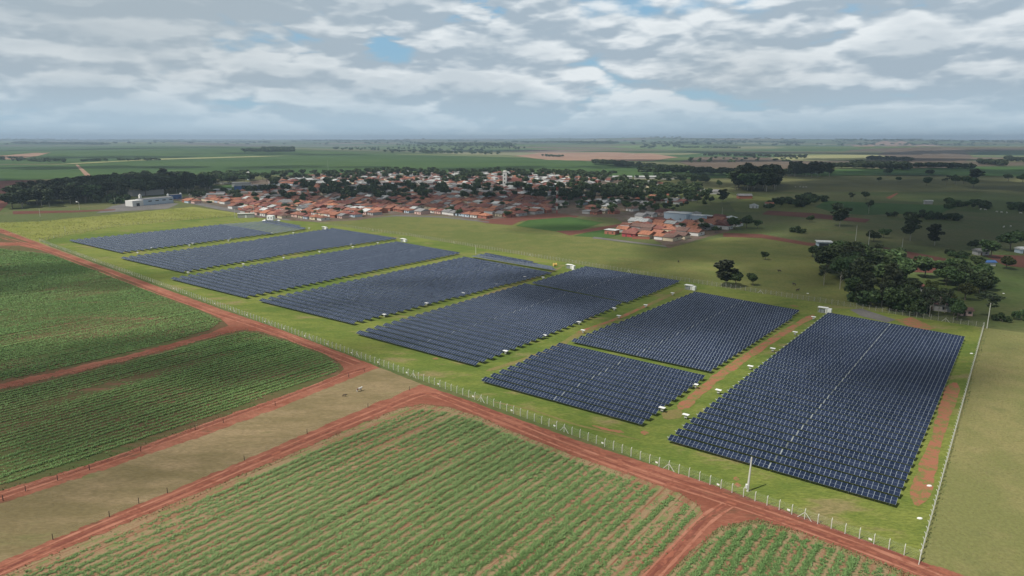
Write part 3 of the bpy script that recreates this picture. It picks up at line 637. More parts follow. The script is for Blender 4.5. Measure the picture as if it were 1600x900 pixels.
# single trees: x, y of the foot, height in photo pixels, kind, width factor, where
SINGLE = [
 (1134, 447, 41, 'tall', 2.0, 'eucalyptus against the park fence, tallest of the small clump'), (1149, 449, 27, 'round', 1.0, 'round tree beside the eucalyptus at the park fence'),
 (1176, 446, 20, 'round', 1.15, 'small round tree standing free right of the fence clump'), (1196, 406, 14, 'round', 1.1, 'little lone tree in the middle of the back pasture'),
 (1422, 376, 42, 'tall', 1.55, 'tall feathery tree in the dark pasture, left of two'), (1460, 384, 33, 'tall', 1.7, 'feathery tree in the dark pasture, right of two'),
 (1312, 354, 34, 'tall', 1.9, 'dense narrow tree above the ploughed strip'), (1265, 347, 11, 'round', 1.3, 'small tree at the left end of the ploughed strip'),
 (1245, 364, 13, 'bush', 1.2, 'bush cluster left above the white farm shed'), (1365, 378, 18, 'round', 1.5, 'dark bushy tree right of the two white poles'), (1380, 372, 16, 'round', 1.3, 'dark bushy tree, right one of the pair near the poles'),
 (1353, 312, 13, 'round', 1.2, 'small dark tree in mid pasture above the green strip'), (1357, 334, 22, 'sparse', 1.4, 'thin bare tree below the green strip'), (1331, 315, 15, 'sparse', 1.4, 'faint thin tree left of the small dark tree'),
 (1386, 274, 12, 'round', 1.3, 'dark tree on the edge of the green far field'), (1373, 284, 8, 'round', 1.2, 'tiny tree below the far green field, leftmost'), (1403, 285, 9, 'broad', .9, 'tiny flat tree below the far green field'),
 (1451, 277, 13, 'broad', .8, 'dark tree upper of two on far pasture'), (1447, 291, 15, 'round', 1.3, 'dark tree lower of two on far pasture'), (1477, 291, 18, 'sparse', 1.8, 'thin grey tree on the far pasture'),
 (1492, 288, 15, 'round', 1.2, 'rounded dark tree right of the thin grey one'), (1505, 288, 14, 'round', 1.2, 'rounded dark tree, right one of the pair'), (1526, 282, 18, 'tall', 2.8, 'tall dark tree, back one of two far right'), (1520, 294, 18, 'round', 1.3, 'tall dark tree, front one of two far right'),
 (1575, 284, 13, 'broad', .8, 'dark flat topped tree near the right edge'), (1597, 286, 14, 'round', 1.3, 'dark tree cut by the right picture edge'),
 (1528, 505 - 83, 22, 'round', 1.2, 'green tree in the allotments right of the ploughed plot'), (1548, 403, 30, 'round', 1.2, 'large dark tree at the allotments, left of two'), (1578, 392, 34, 'round', 1.4, 'largest dark tree on the right edge'), (1572, 420, 24, 'round_y', 1.2, 'bright green tree at the allotments'),
 (1518, 390, 16, 'round', 1.2, 'small dark tree left of the large allotment trees'), (1545, 497, 44, 'sparse', 1.6, 'almost leafless tree at the far end of the side fence'), (1566, 503, 17, 'bush', .9, 'wide dark bush right of the side fence end'), (1596, 500, 18, 'bush', .9, 'dark bush at the right picture edge below the pasture'),
 (1166, 357, 22, 'round', 1.2, 'round dark tree beside the last town houses'), (1184, 357, 15, 'round', 1.1, 'smaller round tree right of the last town houses'), (1148, 358, 20, 'round', 1.2, 'round dark tree among the last town houses'), (1128, 318, 22, 'tall', 1.8, 'slim dark tree left of the tall white pole'),
 (1124, 293, 12, 'round', .9, 'small tree on the olive far pasture'), (1287, 446, 30, 'sparse', 1.2, 'bare thin tree left before the dark wood'), (1312, 452, 33, 'sparse', 1.2, 'bare thin tree touching the dark wood')]
for x, y, hp, k, wd, lb in SINGLE:
    p = G(x, y); tree(p, hp * mpp(p) * 1.03, k, wd, 'single trees on the pastures', lb)
grove([(1260, 322), (1285, 314), (1255, 306), (1190, 322), (1210, 330)], 22, (7, 10), ['round', 'bush', 'bush'], 'trees on the right pastures', 'right of the white pavilion', rr, 8, (1.1, 1.4))
grove([(1478, 326), (1550, 328), (1550, 321), (1478, 318)], 22, (6.5, 9), ['bush', 'round'], 'trees on the right pastures', 'in the long pasture thicket', rr, 5, (.9, 1.2))
grove([(1378, 338), (1498, 346), (1498, 340), (1430, 336)], 24, (5, 8), ['bush', 'bush', 'round'], 'trees on the right pastures', 'along the pasture ditch', rr, 5, (.9, 1.2))
grove([(1575, 330), (1640, 332), (1640, 322), (1575, 322)], 10, (6, 9), ['bush', 'round'], 'trees on the right pastures', 'at the right picture edge', rr, 8, (1.1, 1.4))
grove([(1468, 403), (1510, 405), (1515, 398), (1470, 396)], 6, (3, 5), ['bush'], 'trees on the right pastures', 'above the ploughed plot', rr, 4)
# big dark stand beyond the pasture
grove([(1148, 300), (1216, 302), (1216, 288), (1150, 288)], 26, (26, 38), ['tall', 'tall', 'round'], 'tall stand behind the town', 'in the tall stand', rr, 9, (1.3, 1.9))
grove([(1232, 277), (1298, 277), (1300, 271), (1232, 271)], 18, (22, 30), ['tall'], 'far dark stand', 'in the far stand', rr, 14, (1.2, 1.6))
# distant belts and woods: nobody could count them
def belt(name, segs, n, h, kinds=('round',), lift=0, label=None, skip=0, big=1.25):
    VV, QQ, TT = [], [], []; off = 0
    for _ in range(n):
        (x0, y0), (x1, y1), wv = rr.choice(segs); s = rr.random()
        p = Gt(x0 + (x1 - x0) * s, y0 + (y1 - y0) * s + rr.uniform(-wv, wv)); hh = rr.uniform(*h)
        _, _, V_, Q_, tn = rr.choice(TREE[rr.choice(kinds)]); a = rr.uniform(0, 6.28); ca, sa = math.cos(a), math.sin(a)
        st_ = skip or (4 if p.y > 1500 else 2); sel = np.arange(0, len(Q_), st_); Vq = V_.reshape(-1, 4, 3)[sel]
        cen = Vq.mean(1, keepdims=True); Vq = cen + (Vq - cen) * (1.15 * st_ ** .5)
        Vq = Vq.reshape(-1, 3) * np.array([hh * big, hh * big, hh])
        VV.append(np.stack([Vq[:, 0] * ca - Vq[:, 1] * sa + p.x, Vq[:, 0] * sa + Vq[:, 1] * ca + p.y, Vq[:, 2] + float(land(p.x, p.y))], 1))
        QQ.append(np.arange(len(Vq)).reshape(-1, 4) + off); off += len(Vq); TT.append(tn[sel])
    o = link(name, mesh_np(name, np.concatenate(VV), np.concatenate(QQ), [M_leaf], attr=np.concatenate(TT)))
    return tag(o, label, 'trees', None, 'stuff')
belt('hedgerow', [((927, 257), (980, 260), .6), ((960, 260), (1110, 273), .5), ((1000, 272), (1250, 275), 0.8)], 340, (13, 18), ('round',), label='long dark windbreak of trees across the green field behind the town')
belt('tree_line', [((600, 238), (790, 241), 1.5), ((520, 233), (760, 234.5), 2.0), ((380, 236), (450, 237), .3), ((1060, 231), (1160, 232), .6), ((620, 227), (820, 232), 2.2), ((380, 247 - 9), (460, 237), .5), ((410, 233.5), (460, 233.5), .4)], 650, (12, 18), ('round',), skip=10, big=1.5, label='dark woods and scattered trees far behind the town on the plain')
belt('far_wood', [((1100, 243), (1260, 247), 1), ((1330, 258), (1420, 262), 1.8), ((1430, 262), (1520, 264), .8), ((1530, 255), (1570, 258), 2.0), ((1570, 250), (1640, 256), 2.5), ((1290, 262), (1420, 266), .8), ((1350, 249), (1425, 252), 1.2)], 600, (11, 16), ('round',), skip=10, big=1.5, label='blue-green woods and villages trees in the valley at the far right')
belt('horizon_wood', [((20, 224.5), (170, 226), .5), ((0, 218.5), (200, 219.5), .6), ((240, 221), (420, 223), .9), ((470, 220), (640, 221), .9), ((650, 225), (800, 228), 1.2), ((800, 222), (960, 224), .9), ((1310, 218.6), (1345, 219), .2), ((1395, 219), (1440, 219), .3), ((1220, 224), (1255, 224), .4), ((1300, 222), (1700, 224), 1.2), ((1000, 220.5), (1250, 222), 1), ((0, 223), (1600, 223), 3.5), ((0, 219), (1600, 219), 1.5)], 2600, (15, 26), ('round',), skip=24, big=2.6, label='thin dark lines of woodland along the horizon')
belt('scrub', [((0, 250), (105, 254), 2.0), ((125, 253), (250, 251), .25), ((845, 244), (880, 246), .8), ((1075, 252), (1250, 252), 4), ((0, 249), (95, 253), 2)], 170, (8, 12), ('round',), skip=8, big=1.5, label='pale green thicket and field trees on the left and centre of the plain')

# ------------------------------------------------------------------ houses and buildings
def house_walls(w_, d_, h, mats_i=0):
    return MB().box(-w_ / 2, w_ / 2, -d_ / 2, d_ / 2, -0.1, h)
def roof_mb(w_, d_, h, kind, over=0.55, rise=None):
    mb = MB(); x, y = w_ / 2 + over, d_ / 2 + over; rise = rise or (0.22 * min(w_, d_) + .2); z0 = h + 0.02; t_ = 0.16
    if kind == 'flat': return mb.box(-x, x, -y, y, z0, z0 + .25)
    ins = y if kind == 'hip' else 0.0
    rx = max(0.3, x - ins)
    low = [(-x, -y, z0), (x, -y, z0), (x, y, z0), (-x, y, z0)]; lo2 = [(a, b_, c - t_) for a, b_, c in low]
    rd = [(-rx, 0, z0 + rise), (rx, 0, z0 + rise)]
    return mb.add(low + rd + lo2, [(0, 1, 5, 4), (2, 3, 4, 5), (1, 2, 5), (3, 0, 4), (9, 8, 7, 6), (0, 6, 7, 1), (1, 7, 8, 2), (2, 8, 9, 3), (3, 9, 6, 0)])
_cache = {}
def hmesh(key, fn):
    if key not in _cache: _cache[key] = fn()
    return _cache[key]
def window_mb(x, y, z, w_, h, side):
    mb = MB(); e = 0.05
    if side in 'fb':
        s = -1 if side == 'f' else 1; return mb.box(x - w_ / 2, x + w_ / 2, min(y, y + s * e), max(y, y + s * e), z, z + h)
    s = -1 if side == 'l' else 1; return mb.box(min(x, x + s * e), max(x, x + s * e), y - w_ / 2, y + w_ / 2, z, z + h)
HOUSES = []
def building(p, w_, d_, h, rz, roof='gable', roofc='terracotta', wallc='white', label=None, name='house', cat='house', group=None, rise=None, details=2, over=0.55, roofm=None, wallm=None):
    t = thing(name, label, cat, p, rz, group)
    link('wall', hmesh(('w', w_, d_, h, wallc if wallm is None else wallm.name), lambda: house_walls(w_, d_, h).mesh('wall', wallm or WALLS[wallc])), t)
    link('roof', hmesh(('r', w_, d_, h, roof, roofc if roofm is None else roofm.name, rise, over), lambda: roof_mb(w_, d_, h, roof, over, rise).mesh('roof', roofm or ROOFS[roofc])), t)
    if details:
        dm = hmesh(('door', w_, d_), lambda: window_mb(-w_ * .18, -d_ / 2, 0, .95, 2.1, 'f').mesh('door', M_wood)); link('door', dm, t)
        for k, (fx, sd) in enumerate(((.25, 'f'), (0.0, 'l'), (0.05, 'r'), (-.38, 'f'))[:details]):
            xx, yy = (fx * w_, -d_ / 2) if sd == 'f' else ((-w_ / 2 if sd == 'l' else w_ / 2), fx * d_)
            link('window', hmesh(('win', w_, d_, h, k), lambda: window_mb(xx, yy, 1.0, 1.4, 1.1, sd).mesh('window', M_black)), t)
    HOUSES.append(t); return t

TOWN = R(-41)
tu = Vector((math.cos(TOWN), math.sin(TOWN), 0)); tv = Vector((-tu.y, tu.x, 0))
def inside(poly, x, y):
    ins = False
    for a, b_ in zip(poly, poly[1:] + poly[:1]):
        if (a[1] > y) != (b_[1] > y) and x < (b_[0] - a[0]) * (y - a[1]) / (b_[1] - a[1]) + a[0]: ins = not ins
    return ins
TP = [(276, 314), (345, 322), (400, 337), (455, 342), (505, 344), (560, 340), (605, 333), (690, 335), (760, 343), (868, 332), (900, 336), (955, 338), (990, 330), (1090, 318), (1100, 300), (1000, 283), (960, 276), (800, 270), (600, 270), (480, 276), (425, 286), (420, 300), (330, 303)]
TP2 = [(945, 366), (1030, 378), (1062, 376), (1105, 362), (1150, 354), (1155, 346), (1100, 338), (1075, 330), (1020, 335), (1000, 340), (992, 350)]
AVOID = [(953, 365, 10), (971, 360, 10), (984, 369, 11), (789, 292, 26), (235, 318, 40), (1062, 342, 30), (1000, 349, 14), (395, 292, 26), (869, 334, 7), (384, 336, 12)]
lots = []
for a in range(-70, 130):
    for b_ in range(-60, 130):
        u_ = a * 11.2 + (a // 9) * 9; v_ = b_ * 15.5 + (b_ // 2) * 9
        q = tu * u_ + tv * v_ + Vector((-100, 900, 0))
        if q.y < 300: continue
        sx, sy = screen(q)
        if not (inside(TP, sx, sy) or inside(TP2, sx, sy)): continue
        if any(math.hypot(q.x - G(x_, y_).x, q.y - G(x_, y_).y) < rd_ for x_, y_, rd_ in AVOID): continue
        if inside(TP, sx, sy):
            fade = 0.93 if (sy > 312 and sx < 850) else 0.55 if sy > 300 else 0.42
            if sx > 860 and sy < 333: fade = 0.22
        else: fade = 0.85
        if rr.random() > fade: continue
        lots.append((q, sx, sy, a, b_))
lots.sort(key=lambda l: l[0].length)
SZ = [(8.5, 11, 3.0), (9.5, 12, 3.2), (9, 14, 3.1), (10, 9.5, 3.0), (7.5, 10, 2.9), (10, 13.5, 3.4)]
def house_style(sx, sy):
    near = sy > 310 and sx < 860 or sy > 340
    rc = rr.choices(['terracotta', 'orange', 'rust red', 'brown', 'grey', 'white'], [30, 20, 26, 8, 8, 7] if near else [14, 6, 18, 16, 28, 18])[0]
    wc = rr.choices(['white', 'cream', 'grey', 'brick red', 'pale pink', 'pale blue'], [4, 3, 2, 3, 2, 1])[0]
    kd = rr.choices(['gable', 'hip', 'flat'], [6, 4, 1 if rc in ('grey', 'white') else 0])[0]
    return rc, wc, kd
town_h = []
for k, (q, sx, sy, a, b_) in enumerate(lots[:290]):
    rc, wc, kd = house_style(sx, sy); s = rr.choice(SZ); fl = rr.choice([0, math.pi]) if rr.random() < .75 else math.pi / 2
    o = building(q + Vector((rr.uniform(-1, 1), rr.uniform(-1, 1), 0)), *s, TOWN + fl + rr.uniform(-.03, .03), kd, rc, wc, None, 'house', 'house', 'houses of the town', details=2 if k < 170 else 0)
    town_h.append((o, rc, wc, kd, sx, sy))
KD = {'gable': 'gabled', 'hip': 'hip-roofed', 'flat': 'flat-roofed'}
gp = {}
for h in town_h: gp.setdefault((h[1], h[3], h[2]), []).append(h)
for (rc, kd, wc), hs in gp.items():
    for k, h in enumerate(sorted(hs, key=lambda q: q[4])):
        h[0]['label'] = f'{KD[kd]} house, {rc} roof, {wc} walls, {nth(k + 1)} such from the left'
# the houses further back, too many to be single things
VV, QQ, MI = [], [], []; off = 0; mats = list(ROOFS.values()) + list(WALLS.values()); rk = list(ROOFS); wk = list(WALLS)
for q, sx, sy, a, b_ in lots[290:]:
    rc, wc, kd = house_style(sx, sy); s = rr.choice(SZ); g_ = rr.choice([1.0, 1.0, 1.35]); ang = TOWN + rr.choice([0, math.pi / 2])
    Mx = Matrix.Translation(q) @ Matrix.Rotation(ang, 4, 'Z')
    for mb, mi in ((house_walls(s[0] * g_, s[1] * g_, s[2]), len(rk) + wk.index(wc)), (roof_mb(s[0] * g_, s[1] * g_, s[2], kd), rk.index(rc))):
        for f in mb.f:
            VV.append([tuple(Mx @ Vector(mb.v[i_])) for i_ in (f if len(f) == 4 else (*f, f[-1]))]); MI.append(mi)
if VV:
    # quads only; triangles carry a doubled corner, so build through from_pydata
    me = bpy.data.meshes.new('distant_houses'); vs = [v for f in VV for v in f]; fs = []; n = 0
    for f in VV:
        fs.append((n, n + 1, n + 2) if f[2] == f[3] else (n, n + 1, n + 2, n + 3)); n += 4
    me.from_pydata(vs, [], fs)
    for m in mats: me.materials.append(m)
    me.polygons.foreach_set('material_index', MI); me.update()
    tag(link('distant_houses', me), 'small tiled and grey roofed houses filling the far half of the town', 'houses', None, 'stuff')

# trees in the town: nearer ones single, the far ones as one mass
pts = poly_points(TP, 380, rr, 10)
pts = [p for p in pts if all(math.hypot(p.x - G(x_, y_).x, p.y - G(x_, y_).y) > rd_ for x_, y_, rd_ in AVOID)]
extra = poly_points([(850, 330), (990, 330), (1110, 325), (1115, 296), (1000, 290), (870, 298)], 150, rr, 9)
extra += poly_points([(900, 316), (1045, 316), (1075, 325), (1040, 334), (990, 332), (905, 330)], 34, rr, 9)
extra += poly_points([(1040, 352), (1110, 350), (1135, 360), (1100, 368)], 6, rr, 10) + poly_points([(470, 300), (700, 297), (690, 305), (500, 308)], 34, rr, 12)
pts = sorted(pts + extra, key=lambda p: p.y)
made = {}
for p in pts[:150]:
    sx, sy = screen(p); k = rr.choices(['round', 'broad', 'round_y', 'bush'], [7, 2, .7, 1.5])[0]
    hh = rr.uniform(5, 8) if sy > 318 else rr.uniform(7, 11)
    if k == 'bush': hh *= .5
    made.setdefault(k, []).append(tree(p, hh, k, rr.uniform(.95, 1.3), 'trees among the town houses'))
for k, its in made.items(): label_sorted(its, LEAFWORD[k] + ' in the town, {} such from left')
def crowd(name, points, hr, label, kinds=('round', 'broad')):
    VV, QQ, TT = [], [], []; off = 0
    for p in points:
        hh = rr.uniform(*hr); _, _, V_, Q_, tn = rr.choice(TREE[rr.choice(kinds)])
        sel = np.arange(0, len(Q_), 2); Vq = V_.reshape(-1, 4, 3)[sel]; cen = Vq.mean(1, keepdims=True)
        Vq = (cen + (Vq - cen) * 1.5).reshape(-1, 3) * np.array([hh * 1.15, hh * 1.15, hh])
        VV.append(Vq + np.array([p.x, p.y, 0])); QQ.append(np.arange(len(Vq)).reshape(-1, 4) + off); off += len(Vq); TT.append(tn[sel])
    tag(link(name, mesh_np(name, np.concatenate(VV), np.concatenate(QQ), [M_leaf], attr=np.concatenate(TT))), label, 'trees', None, 'stuff')
far_pts = pts[150:] + poly_points([(425, 284), (600, 274), (800, 272), (960, 277), (1050, 286), (1000, 280), (800, 268), (600, 268), (425, 275)], 85, rr, 16) + poly_points([(800, 278), (960, 280), (960, 274), (830, 270)], 40, rr, 16) + poly_points([(1000, 283), (1110, 290), (1110, 280), (1000, 277)], 26, rr, 14)
crowd('town_trees', far_pts, (8, 15), 'dense dark tree crowns along the far side of the town')

# named buildings
def pl(x, y): return G(x, y)
def win_row(t, n, x0, x1, y, z, w_, h, side='f', mat=M_black):
    for k in range(n):
        x = x0 + (x1 - x0) * (k / (n - 1) if n > 1 else .5)
        link('window', window_mb(x, y, z, w_, h, side).mesh('window', mat), t)
a, b_ = G(207, 323), G(273, 317)
L_ = (b_ - a).length; ang = math.atan2(b_.y - a.y, b_.x - a.x)
fac = building((a + b_) / 2 + Vector((-math.sin(ang), math.cos(ang), 0)) * 8, L_ * .72, 15, 7.5, ang, 'gable', 'grey', 'white', 'long pale grey factory hall with low grey roof beside the bright meadow', 'factory', 'building', rise=1.0, details=0, over=.3, wallm=WALLS['pale blue'])
fac.location += Vector((math.cos(ang), math.sin(ang), 0)) * L_ * .12
win_row(fac, 4, -L_ * .2, L_ * .3, -7.5, 4.2, 4.5, 1.2)
link('annex', MB().box(-L_ * .36 - 14, -L_ * .36 - .02, -7.8, 6, -.1, 6.8).mesh('annex', WALLS['white']), fac)
link('loading_door', MB().box(-L_ * .36 - 9, -L_ * .36 - 5, -7.87, -7.82, 0, 3.6).mesh('loading_door', M_black), fac)
link('chimney', MB().box(-L_ * .36 + .5, -L_ * .36 + 3, -1, 1.5, 7, 12.5).lathe([(1.0, 12.5), (1.0, 13.2), (.2, 13.6)], 8, 0, (-L_ * .36 + 1.7, .2, 0)).mesh('chimney', WALLS['white']), fac)
p = G(265, 312); t = building(p + Vector((0, 14, 0)), 15, 9, 5.5, ang, 'flat', 'grey', 'white', 'blue sided shed with two white tanks just behind the factory hall', 'shed', 'building', details=1, wallm=M_blue)
for s in (-1, 1): link('tank', MB().lathe([(1.5, 0), (1.5, 6.5), (.3, 7.6)], 10, 0, (s * 9.5, 0, 0)).mesh('tank', M_white), t)
building(G(222, 306) + Vector((0, 12, 0)), 45, 12, 7, ang * .9, 'flat', 'grey', 'grey', 'long flat grey roofed hall half hidden in the woodland', 'hall', 'building', details=0)
building(G(325, 309), 44, 16, 5, R(12), 'gable', 'grey', 'cream', 'long grey roofed shed at the left end of the town', 'shed', 'building', rise=1.5, details=2)
building(G(375, 306), 60, 12, 5, R(14), 'gable', 'grey', 'cream', 'very long grey roofed shed right behind the first long shed', 'shed', 'building', rise=1.5, details=2)
building(G(348, 302), 22, 14, 6, R(10), 'flat', 'white', 'pale blue', 'pale blue hall with white roof before the sports field', 'hall', 'building', details=2)
building(G(392, 296), 46, 16, 6, R(4), 'gable', 'grey', 'pale blue', 'blue walled school with long grey roof by the woodland end', 'school', 'building', rise=2, details=4, wallm=M_blue)
building(G(382, 293) + Vector((-12, 20, 0)), 28, 14, 6, R(4), 'gable', 'grey', 'white', 'white walled wing with grey roof left behind the blue school', 'school', 'building', rise=2, details=3)
building(G(345, 288) + Vector((-5, 8, 0)), 34, 8, 3, R(4), 'flat', 'white', 'white', 'low white roofed shelter beside the sports field', 'shelter', 'building', details=0)
# water tower with dome
p = G(389, 281); t = thing('water_tower', 'white domed water tower above the trees behind the school', 'water tower', p); t.scale = (.7, .7, .8)
link('shaft', MB().lathe([(4.5, 0), (4.0, 8), (6.5, 11)], 16).mesh('shaft', WALLS['pale blue']), t)
link('dome', MB().lathe([(6.6, 11.02), (6.6, 14), (5.6, 17), (3.4, 19), (.4, 19.8)], 16).mesh('dome', WALLS['white']), t)
# church
p = G(789, 293); ch = thing('church', 'white church with tall square bell tower and dark red nave roof in the town', 'church', p, R(-8))
tw = link('tower', MB().box(-3.2, 3.2, -3.2, 3.2, -.1, 25).mesh('tower', WALLS['white']), ch)
link('belfry_cap', MB().box(-3.6, 3.6, -3.6, 3.6, 25.02, 25.8).box(-2.6, 2.6, -2.6, 2.6, 25.82, 27.8).mesh('belfry_cap', WALLS['white']), ch)
for z in (7, 13, 19): link('window', MB().box(-.8, .8, -3.28, -3.21, z, z + 2.6).mesh('window', M_black), tw)
link('nave', MB().box(3.22, 27, -1, 15, -.1, 10).mesh('nave', WALLS['white']), ch)
link('roof', MB().add([(3, -1.6, 10.02), (27.6, -1.6, 10.02), (27.6, 15.6, 10.02), (3, 15.6, 10.02), (3, 7, 15), (27.6, 7, 15)], [(0, 1, 5, 4), (2, 3, 4, 5), (1, 2, 5), (3, 0, 4), (3, 2, 1, 0)]).mesh('roof', ROOFS['rust red']), ch)
for x in (8, 14, 20): link('window', MB().box(x - .6, x + .6, -1.07, -1.02, 3, 7).mesh('window', M_black), ch)
# red and white lattice mast
p = G(870, 334); t = thing('radio_mast', 'tall thin red and white lattice mast standing before the dark trees', 'mast', p)
Hm = 42 * mpp(p)
for k in range(7):
    z0, z1 = Hm * k / 7, Hm * (k + 1) / 7 - .01; mb = MB()
    for q in range(3):
        an = q * 2.094; x, y = math.cos(an), math.sin(an); an2 = an + 2.094
        mb.bar((x, y, z0), (x, y, z1), .12, 5); mb.bar((x, y, z0), (math.cos(an2), math.sin(an2), z1), .08, 4); mb.bar((x, y, (z0 + z1) / 2), (math.cos(an2), math.sin(an2), (z0 + z1) / 2), .07, 4)
    link('mast_section', mb.mesh('mast_section', M_white if k % 2 else M_redp), t)
link('dish', MB().lathe([(.2, 0), (1.2, .5), (1.3, .6)], 12, 0, (-1.2, -1.2, Hm * .82)).mesh('dish', M_white), t)
# bigger single buildings at the right-hand cluster
building(G(1050, 345) + Vector((8, 10, 0)), 24, 13, 7, R(-40), 'flat', 'white', 'pale blue', 'big pale blue white industrial building among the right houses', 'industrial_building', 'building', details=3)
building(G(1080, 345) + Vector((6, 2, 0)), 16, 11, 5.5, R(-40), 'flat', 'white', 'pale blue', 'lower pale block joined to the big industrial building', 'industrial_building', 'building', details=2)
building(G(1000, 352), 18, 14, 4.5, R(-35), 'gable', 'white', 'white', 'white warehouse with rounded white roof above the red roofs', 'warehouse', 'building', rise=2.4, details=2)
building(G(1178, 325), 9, 8, 3.2, R(-12), 'hip', 'white', 'white', 'white pyramid roofed pavilion beside the dark thicket', 'pavilion', 'building', details=1)
building(G(1115, 303), 30, 11, 4, R(0), 'hip', 'grey', 'grey', 'low grey roofed barn on the pasture behind the town', 'barn', 'building', details=0)
building(G(1163, 310), 18, 10, 4, R(0), 'gable', 'grey', 'brick red', 'grey roofed shed with brown walls under the tall stand', 'shed', 'building', details=0)
building(G(1194, 322) + Vector((6, 0, 0)), 9, 7, 3.2, R(-10), 'gable', 'orange', 'white', 'small orange roofed white cottage at the thicket edge', 'house', 'house', details=1)
building(G(840, 333), 10, 11, 5, R(-40), 'gable', 'white', 'white', 'bright white gabled shed at the edge of the ploughed field', 'shed', 'building', rise=1.6, details=0)
building(G(768, 336), 11, 12, 5, R(-35), 'gable', 'orange', 'white', 'white gabled house end facing the ploughed field', 'house', 'house', rise=2.0, details=0)
building(G(953, 366) + Vector((2, 2, 0)), 10, 8, 3.6, R(-35), 'flat', 'white', 'brick red', 'red brick house with flat white roof at the left tip of the lower cluster', 'house', 'house', details=1)
building(G(971, 360) + Vector((2, 2, 0)), 8, 7, 3.4, R(-35), 'flat', 'white', 'brick red', 'smaller brick house with white flat roof, second at the lower cluster tip', 'house', 'house', details=1)
building(G(984, 370) + Vector((1, 2, 0)), 12, 8, 3.0, R(-35), 'gable', 'rust red', 'brick red', 'crimson walled house at the front left of the lower cluster', 'house', 'house', details=2, wallm=plain('crimson_wall', (0.35, 0.05, 0.06), .8, .15, 1))
building(G(1000, 374) + Vector((1, 2, 0)), 14, 1.2, 2.0, R(-12), 'flat', 'rust red', 'brick red', 'low brick yard wall right of the crimson house', 'yard_wall', 'wall', details=0, over=.05)
# farm on the right
f1 = building(G(1287, 391) + Vector((1, 3, 0)), 9.5, 8, 6, R(-14), 'flat', 'white', 'pale blue', 'pale blue open shed with bright white flat roof on the right pasture', 'shed', 'shed', details=0, over=.8)
link('doorway', MB().box(-3.8, 4.2, -4.08, -4.02, 1.6, 5.2).mesh('doorway', M_black), f1)
building(G(1308, 399), 14, 9, 3, R(-10), 'hip', 'orange', 'white', 'white farmhouse with salmon hip roof below the white shed', 'farmhouse', 'house', details=3)
building(G(1328, 394), 9, 5, 2.6, R(5), 'gable', 'grey', 'white', 'little grey roofed outbuilding right of the farmhouse', 'shed', 'shed', details=1)
building(G(1433, 453), 6.5, 6, 2.8, R(-15), 'hip', 'rust red', 'white', 'small white hut with red roof between dark trees', 'hut', 'house', details=1)
building(G(1462, 480), 11, 17, 3.4, R(-28), 'gable', 'rust red', 'grey', 'dark red roofed barn in the trees beside the park', 'barn', 'barn', rise=2.4, details=1, roofm=M_barn)
building(G(1507, 492), 5, 4, 2.6, R(-10), 'gable', 'brown', 'pale pink', 'small pinkish shed right of the dark red barn', 'shed', 'shed', details=1)
building(G(1400, 428) + Vector((0, 2, 0)), 8, 4, 2.6, R(10), 'gable', 'white', 'white', 'small white roofed shed above the dark wood', 'shed', 'shed', details=1)
building(G(1545, 415), 6, 4, 2.5, R(0), 'gable', 'grey', 'white', 'tiny blue shed beside the allotment trees', 'shed', 'shed', details=0, roofm=M_blue)
building(G(1532, 398), 8, 6, 3, R(0), 'gable', 'grey', 'grey', 'grey cottage under the large allotment trees', 'house', 'house', details=1)
building(G(1598, 395), 8, 6, 3, R(0), 'gable', 'white', 'pale blue', 'pale cottage at the right picture edge', 'house', 'house', details=1)
# distant farms
for x, y, w_, lb in ((972, 279.5, 38, 'long white poultry shed on the far pasture edge, left of three'), (1008, 279.5, 42, 'long white poultry shed on the far pasture edge, middle of three'), (1045, 280, 38, 'long white poultry shed on the far pasture edge, right of three'), (700, 236, 90, 'large pale roofed shed far away on the plain'), (1285, 227, 80, 'far pale farm building near the horizon'), (1450, 319, 9, 'low pale roof in the middle of the right pasture')):
    p = Gt(x, y); building(p, w_, 10 if w_ > 10 else 4, 4, R(-3), 'gable', 'white' if 'white' in lb or 'pale' in lb else 'grey', 'grey', lb, 'farm_shed', 'building', details=0)

# poles
def pole(x, y, hp, label, mat=M_conc, r=.16, group='utility poles', arm=True):
    p = Gt(x, y) if y < 290 else G(x, y); h = hp * mpp(p) * 1.02
    t = thing('utility_pole', label, 'pole', p, 0, group)
    link('shaft', MB().bar((0, 0, -.1), (0, 0, h), r * 1.25, 8, r * .75).mesh('shaft', mat), t)
    if arm: link('crossarm', MB().box(-.9, .9, -.06, .06, h - .7, h - .58).mesh('crossarm', M_wood), t)
    return t
for x, y, hp, lb in ((124.5, 328, 12, 'white lamp pole left of the factory'), (180, 319, 9, 'short pole between meadow track and factory'), (63, 339, 14, 'pole at the left end of the meadow'),
                     (367.5, 341, 19, 'yellowish pole left of the concrete cabin'), (397, 337, 18, 'pole right behind the concrete cabin'), (1128, 338, 14, 'bright white pole behind the last houses'), (1336.5, 378, 26, 'white pole on the dark pasture, left of three'),
                     (1357, 382, 20, 'pole on the dark pasture, middle of three'), (1409, 390, 18, 'pale pole on the dark pasture, right of three'), (789, 330, 16, 'pole in the town right of the white gabled house'),
                     (513, 271, 20, 'pylon on the green field behind the town'), (743.5, 397, 14, 'thin pole behind the pale turned tracker rows'), (102, 362, 8, 'short post in the bright meadow'), (1542, 513, 40, 'thin dark pole at the far end of the side fence')):
    pole(x, y, hp, lb)
lampp = [o for o in COL.objects if o.get('label') == 'white lamp pole left of the factory'][0]
link('lamp_head', MB().lathe([(.9, 0), (1.1, .5), (.2, 1.0)], 10, 0, (-2.2, 0, 12 * mpp(lampp.location))).bar((0, 0, 11.6 * mpp(lampp.location)), (-2.2, 0, 12 * mpp(lampp.location)), .08).mesh('lamp_head', M_white), lampp)

